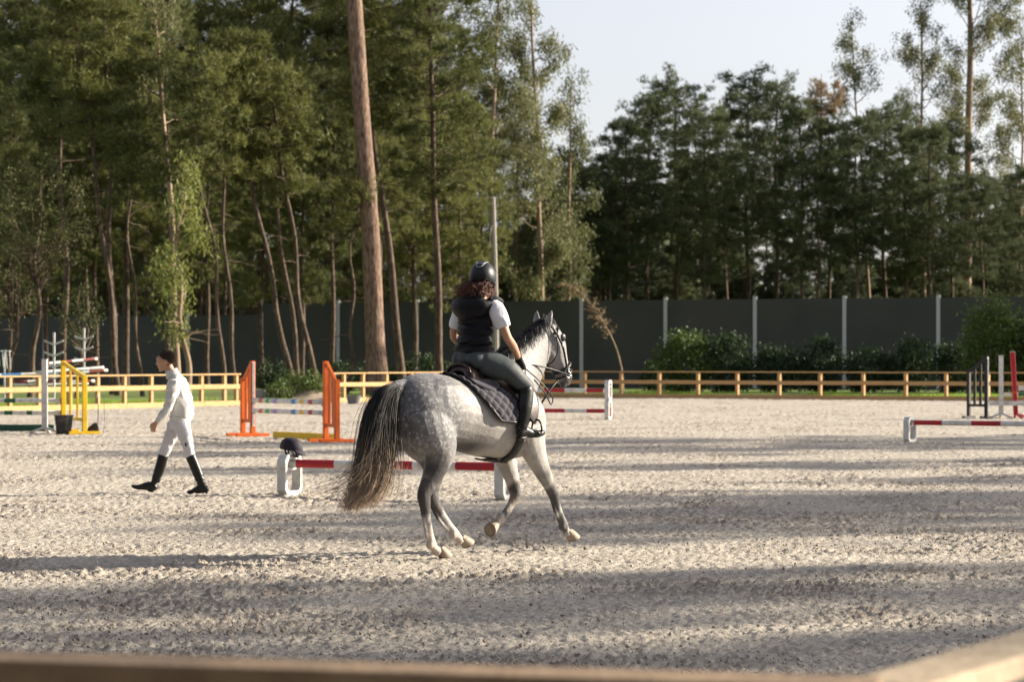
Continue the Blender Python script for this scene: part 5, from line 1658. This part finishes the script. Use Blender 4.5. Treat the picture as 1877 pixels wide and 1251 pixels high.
# low jump behind the horse
sA, sB = base_s(909), base_s(917)
A, B = G(531, sA), G(927, sB)
dv = (B - A).normalized()
ring_block('jump_block', 'white ring block under the dark helmet at the left end of the low jump', A, dv, GJ)
ring_block('jump_block', 'white ring block behind the horse\'s forelegs at the right end of the low jump', B, dv, GJ)
zt = .335 + .052
a, b = A + dv * -.06 + Vector((0, 0, zt)), B + dv * .05 + Vector((0, 0, zt))
pole('jump_pole', 'red and white striped pole on the low jump behind the horse', a, b, [(.055, M_WHITEP), (.228, M_RED), (.402, M_WHITE), (.578, M_RED), (.768, M_WHITE), (.95, M_RED), (1, M_WHITE)], .05, GJ)

# riding helmet left on the ring block
def loose_helmet():
    e = empty('riding_helmet', A + Vector((.02, 0, .497)), R(-15), 'dark velvet riding helmet left on top of the white ring block', 'helmet')
    m = MB()
    n, mm = 28, 12
    V = []
    for j in range(mm + 1):
        t = (math.pi * .56) * j / mm
        for i in range(n):
            p = 2 * math.pi * i / n
            k = 1 + .03 * math.cos(2 * p)
            V.append((.132 * math.sin(t) ** .8 * math.cos(p) * k, .112 * math.sin(t) ** .8 * math.sin(p), .075 + .125 * math.cos(t) - .02 * math.cos(p) * (j / mm)))
    m.add(V, [(j * n + i, (j + 1) * n + i, (j + 1) * n + (i + 1) % n, j * n + (i + 1) % n) for j in range(mm) for i in range(n)])
    sh = m.build('shell', M_VELVET, e, smooth=True, thick=.014)
    MB().ell((0, 0, .203), (.018, .018, .008)).build('top_button', M_VELVET, sh, smooth=True)
    V = [((.115 + .07 * k / 5) * math.cos(R(-58 + 116 * i / 14)), .122 * math.sin(R(-58 + 116 * i / 14)), .062 - .075 * (k / 5) ** 1.2) for k in range(6) for i in range(15)]
    MB().grid(V, 6, 15).build('peak', M_VELVET, sh, smooth=True, thick=.007)
    for s in (-1, 1):
        MB().tube([(.05, s * .10, .05), (.06, s * .07, .0), (.085, s * .02, -.035), (.09, 0, -.04)], .006, 6).build('strap', M_LEATHER, e, smooth=True)
        MB().tube([(-.05, s * .10, .05), (-.01, s * .075, .0), (.075, s * .03, -.03)], .006, 6).build('strap', M_LEATHER, e, smooth=True)
    for s in (-1, 1):
        MB().tube([(-.06, s * .05, .06), (-.05, s * .05, .005)], .010, 6, 1).build('foot_pad', M_LEATHER, e, smooth=True)
loose_helmet()

# low jump at the right
s1 = base_s(811)
A2 = G(1668, s1); d2 = Vector((1, -.52, 0)).normalized(); B2 = A2 + d2 * 3.1
ring_block('jump_block', 'white ring block at the left end of the low jump on the right', A2, d2, GJ)
ring_block('jump_block', 'white ring block just outside the right edge carrying the low pole', B2, d2, GJ)
pole('jump_pole', 'red and white striped pole on the low jump at the right edge', A2 + d2 * -.02 + Vector((0, 0, zt)), B2 + d2 * .06 + Vector((0, 0, zt)), [(.035, M_WHITEP), (.215, M_RED), (.40, M_WHITE), (.585, M_RED), (.77, M_WHITE), (.95, M_RED), (1, M_WHITE)], .05, GJ)

# double-height jump beyond the horse's head
s2 = base_s(770)
A3 = G(1115, s2); d3 = Vector((-1, .26, 0)).normalized(); B3 = A3 + d3 * 3.0
GF2 = 'far jump of stacked white rings'
ring_block('jump_block', 'stack of two white ring blocks beyond the horse\'s head', A3, d3, GF2, size=(.42, .53), depth=.12, stack=2, bar_w=.07)
ring_block('jump_block', 'stack of two white ring blocks hidden behind the rider\'s leg', B3, d3, GF2, size=(.42, .53), depth=.12, stack=2, bar_w=.07)
for k, lab in ((0, 'lower red and white pole of the far jump in front of the horse'), (1, 'upper red and white pole of the far jump beside the horse\'s muzzle')):
    z = .53 - .165 + .06 + k * .534 - (.16 if k == 0 else .13) * (k == 0)
    z = (EYE - (754 - HZ) / s2) if k == 0 else (EYE - (716.5 - HZ) / s2)
    pole('jump_pole', lab, A3 - d3 * .02 + Vector((0, 0, z)), B3 + d3 * .02 + Vector((0, 0, z)), [(.03 + .02 * k, M_WHITE if k else M_RED), (.20, M_RED), (.40, M_WHITE), (.60, M_RED), (.80, M_WHITE), (.97, M_RED), (1, M_WHITE)], .055, GF2)

def wing(name, label, tall, outw, h_tall, h_low, width, material, group=None, track=False, slats=2, foot=.75, cross=.33):
    """jump wing: tall inner post at `tall`, sloping to a low outer post in direction outw"""
    o = Vector((outw[0], outw[1], 0)).normalized()
    n = Vector((-o.y, o.x, 0))
    e = empty(name, tall, 0, label, 'jump wing', group)
    Z = lambda z: Vector((0, 0, z))
    MB().bar(Z(.06), Z(h_tall), .10, .085, up=o, bev=.006).build('post', material, e)
    MB().bar(o * width + Z(.06), o * width + Z(h_low), .10, .085, up=o, bev=.006).build('post', material, e)
    MB().bar(o * .052 + Z(h_tall - .05), o * (width - .052) + Z(h_low - .05), .06, .085, bev=.005).build('sloped_rail', material, e)
    MB().bar(o * .044 + Z(cross), o * (width - .044) + Z(cross), .06, .07, bev=.005).build('cross_rail', material, e)
    for k in range(slats):
        q = (k + 1) / (slats + 1)
        top = (h_tall + (h_low - h_tall) * q) - .105
        MB().bar(o * width * q + Z(cross + .037), o * width * q + Z(top), .035, .075, up=o, bev=.004).build('slat', material, e)
    for p in (Vector(), o * width):
        MB().bar(p - n * foot / 2 + Z(.035), p + n * foot / 2 + Z(.035), .085, .062, bev=.006).build('foot', material, e)
    if track:
        tr = MB().bar(-o * .052 + Z(.22), -o * .052 + Z(h_tall - .02), .05, .012, up=o).build('cup_track', M_STEEL, e)
        hm = MB()
        z = .28
        while z < h_tall - .06:
            hm.bar(-o * .0592 + Z(z - .009), -o * .0592 + Z(z + .009), .018, .004, up=o); z += .05
        hm.build('track_holes', M_HOLE, tr)
    return e

def cup(label, loc, material=M_STEEL, group=None):
    m = MB()
    m.box((0, 0, 0), (.07, .07, .02), None, .004).box((.0, .036, .03), (.07, .008, .06)).box((0, -.036, .03), (.07, .008, .06))
    o = m.build('pole_cup', material)
    o.location = loc
    return tag(o, label, 'pole cup', group)

# orange jump
sl, sr = base_s(801), base_s(810.5)
OL, OR = G(463, sl), G(597, sr)
od = (OR - OL).normalized()
GO = 'orange jump with rainbow poles'
wing('jump_wing', 'orange wooden jump wing, the left one with a white hole strip', OL, -od, 1.60, 1.24, .52, M_ORANGE, GO, True)
wing('jump_wing', 'orange wooden jump wing, the right one beside the horse\'s tail', OR, od, 1.60, 1.24, .52, M_ORANGE, GO, True)
def rainbow(label, ya, yb):
    za, zb = EYE - (ya - HZ) / sl, EYE - (yb - HZ) / sr
    cs = [(.10, M_WHITE), (.155, M_ORANGE), (.20, M_WHITE), (.255, M_LGREEN), (.31, M_WHITE), (.365, M_PURPLE), (.575, M_WHITE), (.63, M_BLUE), (.69, M_WHITE), (.745, M_YELLOW), (.81, M_WHITE), (.865, M_RED), (1, M_WHITE)]
    pole('jump_pole', label, OL + od * .07 + Vector((0, 0, za)), OR - od * .07 + Vector((0, 0, zb)), cs, .05, GO)
    cup('steel cup holding the left end of the ' + label.split(' with')[0][:40], OL + od * .10 + Vector((0, 0, za - .065)), group=GO)
    cup('steel cup holding the right end of the ' + label.split(' with')[0][:40], OR - od * .10 + Vector((0, 0, zb - .065)), group=GO)
rainbow('upper white pole with rainbow blocks on the orange jump', 734.5, 738.5)
rainbow('lower white pole with rainbow blocks on the orange jump', 753.5, 757.5)
m = MB(); YA, YB = G(502, base_s(803.5)), G(614, base_s(808.5))
m.bar(Vector((0, 0, .07)), YB - YA + Vector((0, 0, .07)), .06, .13, bev=.006)
o = m.build('ground_plank', M_YELLOW); o.location = YA
tag(o, 'yellow plank lying on the sand under the orange jump', 'plank')

# yellow jump at the left
GY = 'yellow jump with green and white poles'
sy = base_s(793)
YT = G(116, sy)
yd = (G(155, base_s(797)) - YT).normalized()
wing('jump_wing', 'yellow wooden jump wing behind the black bucket', YT, yd, 1.60, 1.30, (G(155, base_s(797)) - YT).length, M_YELLOW, GY, False, 2, .7, .32)
pdir = Vector((-1, .10, 0)).normalized()
for yy, lab in ((735, 'upper green and white pole left of the yellow wing'), (757.5, 'lower green and white pole left of the yellow wing')):
    z = EYE - (yy - HZ) / sy
    P0 = YT + Vector((-.06, -.0, z))
    pole('jump_pole', lab, P0, P0 + pdir * 3.2, [(.16, M_WHITE), (.20 if yy > 750 else .19, M_WHITE), (.24, M_GREEN if yy > 750 else M_WHITE), (.30, M_WHITE), (.34 if yy > 750 else .32, M_WHITE), (.40, M_GREEN), (.51, M_WHITE), (.60, M_GREEN), (.72, M_WHITE), (.82, M_GREEN), (1, M_WHITE)], .05, GY)
    cup('steel cup on the yellow wing under the ' + lab.split(' left')[0][:44], YT + Vector((-.10, 0, z - .065)), group=GY)
sg = base_s(792)
o = MB().bar(Vector((0, 0, .085)), Vector((-3.2, .3, .085)), .05, .15, bev=.006).build('ground_plank', mat('dark_green_paint', (.015, .075, .055), (.012, .06, .045), 6, .5)); o.location = G(99, sg)
tag(o, 'dark green plank lying on the sand at the left edge', 'plank')

def standard(name, label, px, y, top, material, group=None, feet=((1, .25), (-1, .1), (.1, -1)), lean=0.0, w=.115):
    s = base_s(y)
    h = EYE - (top - HZ) / s
    e = empty(name, G(px, s), 0, label, 'jump stand', group)
    MB().bar((0, 0, .10), (lean * h, 0, h), w, w, up=(0, 1, 0), bev=.006).build('post', material, e)
    MB().bar((lean * h, 0, h + .001), (lean * h, 0, h + .02), w + .01, w + .01, up=(0, 1, 0)).build('cap', M_WHITEP, e)
    for f in feet:
        d = Vector((f[0], f[1], 0))
        MB().bar(d * .045 + Vector((0, 0, .13)), d * .34 + Vector((0, 0, .025)), .07, .05, bev=.006).build('foot', material, e)
    hm = MB()
    z = .35
    while z < h - .08:
        hm.bar((lean * z + w / 2 + .0015, -.008, z), (lean * z + w / 2 + .0015, .008, z), .004, .016); z += .05
    hm.build('peg_holes', M_HOLE, e)
    return e
standard('jump_stand', 'tall white jump stand beside the black bucket at left', 82, 796, 660, M_WHITE, None, ((1, -.1), (-.95, -.15), (.1, 1)))

def bucket(label, px, y, r0, r1, h, material, name='bucket', rz=.4):
    e = empty(name, G(px, base_s(y)), rz, label, 'bucket')
    m = MB()
    prof = [(r0 * .97, 0), (r0, .01), (r0 + (r1 - r0) * .9, h * .9), (r1, h * .93), (r1 + .014, h * .95), (r1 + .014, h), (r1 - .004, h), (r0 - .012, .03), (.001, .03)]
    n = 28
    V = [(r_ * math.cos(2 * math.pi * i / n), r_ * math.sin(2 * math.pi * i / n), z) for r_, z in prof for i in range(n)]
    m.add(V, [(j * n + i, j * n + (i + 1) % n, (j + 1) * n + (i + 1) % n, (j + 1) * n + i) for j in range(len(prof) - 1) for i in range(n)] + [tuple(range(n - 1, -1, -1))])
    m.build('tub', material, e, smooth=True)
    MB().tube([((r1 + .02) * math.cos(a), (r1 + .02) * math.sin(a) * .35 - .02, h * .88 - .10 * math.sin(a) ** 1) for a in np.linspace(0, math.pi, 9)], .006, 6).build('handle', M_STEEL, e, smooth=True)
    return e
bucket('black rubber bucket standing in front of the yellow wing', 117, 797, .16, .20, .42, M_RUBBER)
bucket('small grey feed tub at the foot of the timber fence by the orange wing', 648, 741, .20, .27, .30, mat('grey_plastic', (.16, .16, .17), (.12, .12, .13), 8, .6), 'feed_tub')

def marker():
    """a dark wedge-shaped weight with a thin stake and looped wire"""
    e = empty('stake_weight', G(166, base_s(796)), R(8), 'dark wedge-shaped rubber weight with a thin stake right of the yellow wing', 'weight')
    prof = [(-.16, 0), (.17, 0), (.19, .03), (.17, .17), (.13, .245), (.06, .235), (-.03, .16), (-.12, .06)]
    V = [(x, y, z) for y in (-.09, .09) for x, z in prof]
    n = len(prof)
    m = MB(); m.add(V, [tuple(range(n)), tuple(range(2 * n - 1, n - 1, -1))] + [(i, n + i, n + (i + 1) % n, (i + 1) % n) for i in range(n)])
    m.build('wedge', M_RUBBER, e, bevel=.012)
    MB().tube([(.15, 0, .15), (.165, 0, .45), (.155, 0, .78)], .008, 6).build('stake', M_LEATHER, e, smooth=True)
    MB().tube([(.155, 0, .78), (.17, 0, .82), (.145, 0, .84), (.125, 0, .80)], .012, 6).build('hook', M_STEEL, e, smooth=True)
    MB().tube([(.185, 0, .02), (.27, .02, .01), (.30, .02, .35), (.285, .02, .85)], .004, 5).build('wire', M_LEATHER, e, smooth=True)
marker()

# right edge: black wing, white stand, red stand and their planks
GRJ = 'jump parts at the right edge'
sb_ = base_s(768)
BT = G(1808, sb_)
bd = Vector((-.75, .66, 0)).normalized()
wing('jump_wing', 'black wooden jump wing with grey strip at the right edge', BT, bd, 1.70, 1.34, .55, M_BLACK, GRJ, True, 2, .6, .36)
standard('jump_stand', 'white jump stand right of the black wing', 1835, 768, 653, M_WHITE, GRJ, ((.8, -.5), (-.9, -.2), (.1, 1)), 0, .11)
standard('jump_stand', 'leaning red jump stand at the right edge', 1862, 768, 646, M_RED, GRJ, ((1, 0), (.1, 1), (.3, -1)), -.05)
z = EYE - (740 - HZ) / sb_
o = MB().bar(Vector((0, 0, 0)), Vector((3.0, -.2, .0)), .03, .12, bev=.005).build('jump_plank', M_WHITE); o.location = BT + Vector((.07, -.05, z))
tag(o, 'white plank hanging from the black wing at the right edge', 'plank', GRJ)
z = EYE - (723.5 - HZ) / sb_
w0 = G(1843, sb_)
pole('jump_pole', 'white and green pole between the stands at the right edge', w0 + Vector((0, .10, z)), w0 + Vector((3, .25, z)), [(.12, M_WHITE), (.24, M_GREEN), (.4, M_WHITE), (.6, M_GREEN), (1, M_WHITE)], .05, GRJ)
cup('orange pole cup on the red stand at the right edge', G(1857, sb_) + Vector((0, -.07, EYE - (722 - HZ) / sb_)), M_ORANGE, GRJ)
z = EYE - (712 - HZ) / sb_
o = MB().bar(Vector((0, 0, 0)), Vector((3.0, .1, .0)), .03, .13, bev=.005).build('jump_plank', M_WHITE); o.location = G(1862, sb_) + Vector((.05, -.08, z))
tag(o, 'upper white plank beside the red stand at the right edge', 'plank', GRJ)

# ------------------------------------------------------------------ pole racks behind the left fence
def rack(label, px, s, ytop):
    h = EYE - (ytop - HZ) / s
    e = empty('pole_rack', G(px, s, .04), 0, label, 'rack', 'white pole racks behind the left fence')
    MB().bar((0, 0, -.04), (0, 0, h), .07, .07, up=(0, 1, 0), bev=.005).build('post', M_WHITE, e)
    for k in range(5):
        z = h - .42 - k * .40
        if z < .3: break
        for sgn in (-1, 1):
            MB().bar((sgn * .03, -.045, z), (sgn * .34, -.045, z + .13), .05, .06, up=(0, 0, 1), bev=.004).build('arm', M_WHITE, e)
    MB().bar((-.4, 0, .0), (.4, 0, .0), .09, .08, bev=.005).build('foot', M_WHITE, e)
    return e
rack('white pole rack with V-shaped arms behind the tall white stand', 99, 52, 612)
rack('white pole rack with V-shaped arms, the right one behind the yellow wing', 154, 50, 604)
rk = random.Random(4)
labs = ['striped pole resting highest on the right pole rack, white end showing', 'red and white pole sticking out over the fence right of the yellow wing', 'white pole resting on the pole racks beside the red one', 'blue and white pole lying along the pole racks at the left edge', 'red pole lying low on the pole racks behind the fence', 'white pole lying lowest on the pole racks behind the fence', 'red and white pole lying near the left edge behind the fence']
for i, (xe, ye, xs, ys, c) in enumerate([(179, 658, 75, 668, M_DULLRED), (199, 679, 60, 690, M_DULLRED), (193, 674, 70, 683, M_WHITE), (120, 684, -60, 690, M_BLUE), (176, 699, 30, 700, M_DULLRED), (165, 703, 20, 706, M_WHITE)]):
    s_e, s_s = 50.5, 51.5
    pa = G(xe, s_e, EYE - (ye - HZ) / s_e); pb = G(xs, s_s, EYE - (ys - HZ) / s_s)
    pa.y -= .15 + .11 * (i % 3); pb.y -= .15 + .11 * (i % 3)
    pole('stored_pole', labs[i], pa, pb, [(.05, M_WHITE), (.25, c), (.45, M_WHITE), (.65, c), (.85, M_WHITE), (1, c)], .05, 'poles stored on the racks')
def strap_stand():
    s = 50
    e = empty('strap_stand', G(8, s, .04), 0, 'white stand hung with pale straps at the left edge behind the fence', 'stand')
    h = EYE - (646 - HZ) / s
    MB().bar((0, 0, 0), (0, 0, h), .06, .06, up=(0, 1, 0)).build('post', M_STEEL, e)
    MB().bar((-.25, 0, h), (.25, 0, h), .05, .05).build('cross_bar', M_WHITE, e)
    for k in range(4):
        x = -.2 + k * .13
        MB().tube([(x, -.03, h + .03), (x + .02, -.06, h - .2), (x + .05, -.05, h - .55 - .05 * k)], .018, 6).build('strap', M_WHITE, e, smooth=True)
strap_stand()

# ------------------------------------------------------------------ utility pole, kerb, mound, leaning dead sapling
def utility_pole():
    s = 35
    e = empty('utility_pole', G(908, s, 0), 0, 'grey concrete utility pole rising behind the rider', 'pole')
    h = EYE - (362 - HZ) / s
    MB().loft([((0, 0, -.3), .19, .16), ((-.02, 0, h * .5), .165, .14), ((-.15, 0, h), .14, .115)], (1, 0, 0), 8, 3).build('shaft', M_CONC, e)
    for z in (h - .35, h - 1.5, h - 2.6):
        MB().bar((-.02 - .13 * z / h - .10, -.16, z), (-.02 - .13 * z / h + .10, -.16, z), .03, .04).build('bracket', M_STEEL, e)
    MB().tube([(-.2, -.17, h - 1.5), (-.28, -.17, h - 2.1), (-.24, -.17, h - 2.6)], .012, 5).build('cable', M_WHITE, e, smooth=True)
utility_pole()
p0 = G(472, 47.5); p1 = G(548, 46.5)
o = MB().bar(Vector((0, 0, .27)), p1 - p0 + Vector((0, 0, .27)), .5, .34, bev=.02).build('stone_kerb', M_CONC); o.location = p0
tag(o, 'long grey stone kerb beside the shrubs in the fence gap', 'kerb')
def mound():
    rng = np.random.default_rng(40)
    c = G(570, 47.6)
    n = 34
    xs = np.linspace(-2.4, 2.6, n)
    X, Y = np.meshgrid(xs, np.linspace(-1.3, 1.5, 22), indexing='ij')
    Z = .42 * np.exp(-(X / 1.3) ** 2 - (Y / .75) ** 2) + .06 * (vnoise(X + 20, Y + 9, 2.5, 1) - .5) - .02
    V = np.stack([X, Y, Z], -1).reshape(-1, 3)
    o = MB().grid(V, n, 22).build('earth_mound', M_DIRT, None, smooth=True)
    o.location = c + Vector((0, 0, .02))
    tag(o, kind='structure')
mound()
def dead_sapling():
    e = empty('dead_sapling', G(1143, 37, 0), 0, 'bare leaning sapling with dry brown twigs before the wall', 'tree')
    rng = np.random.default_rng(55)
    P = [np.array(p) for p in ((0, 0, 0), (-.12, 0, 1.2), (-.45, 0, 2.35), (-.95, 0, 3.3), (-1.6, 0, 4.3), (-2.3, 0, 5.0), (-2.8, 0, 5.25))]
    m = MB(); m.loft([(p, .05 - .005 * i) for i, p in enumerate(P)], (0, 1, 0), 7, 3)
    C = []
    for i in range(110):
        q = rng.uniform(2.4, 6); k = int(q); f = q - k
        k = min(k, 5)
        p = P[k] * (1 - f) + P[min(6, k + 1)] * f
        d = unit(rng.normal(size=3) * np.array([1, .8, .6]) + np.array([-.6, 0, .5]))
        l = rng.uniform(.25, .75)
        limb_tube(m, p, p + d * l, .016, .006, .03, 4, rng)
        C.append(p + d * l * rng.uniform(.4, 1, (3, 1)) + rng.normal(0, .06, (3, 3)))
    m.build('trunk', M_BARKE, e, smooth=True)
    poly_mesh('dry_leaves', leaves(np.concatenate(C), rng, .13, .03, .3), 4, M_DEAD, e)
dead_sapling()
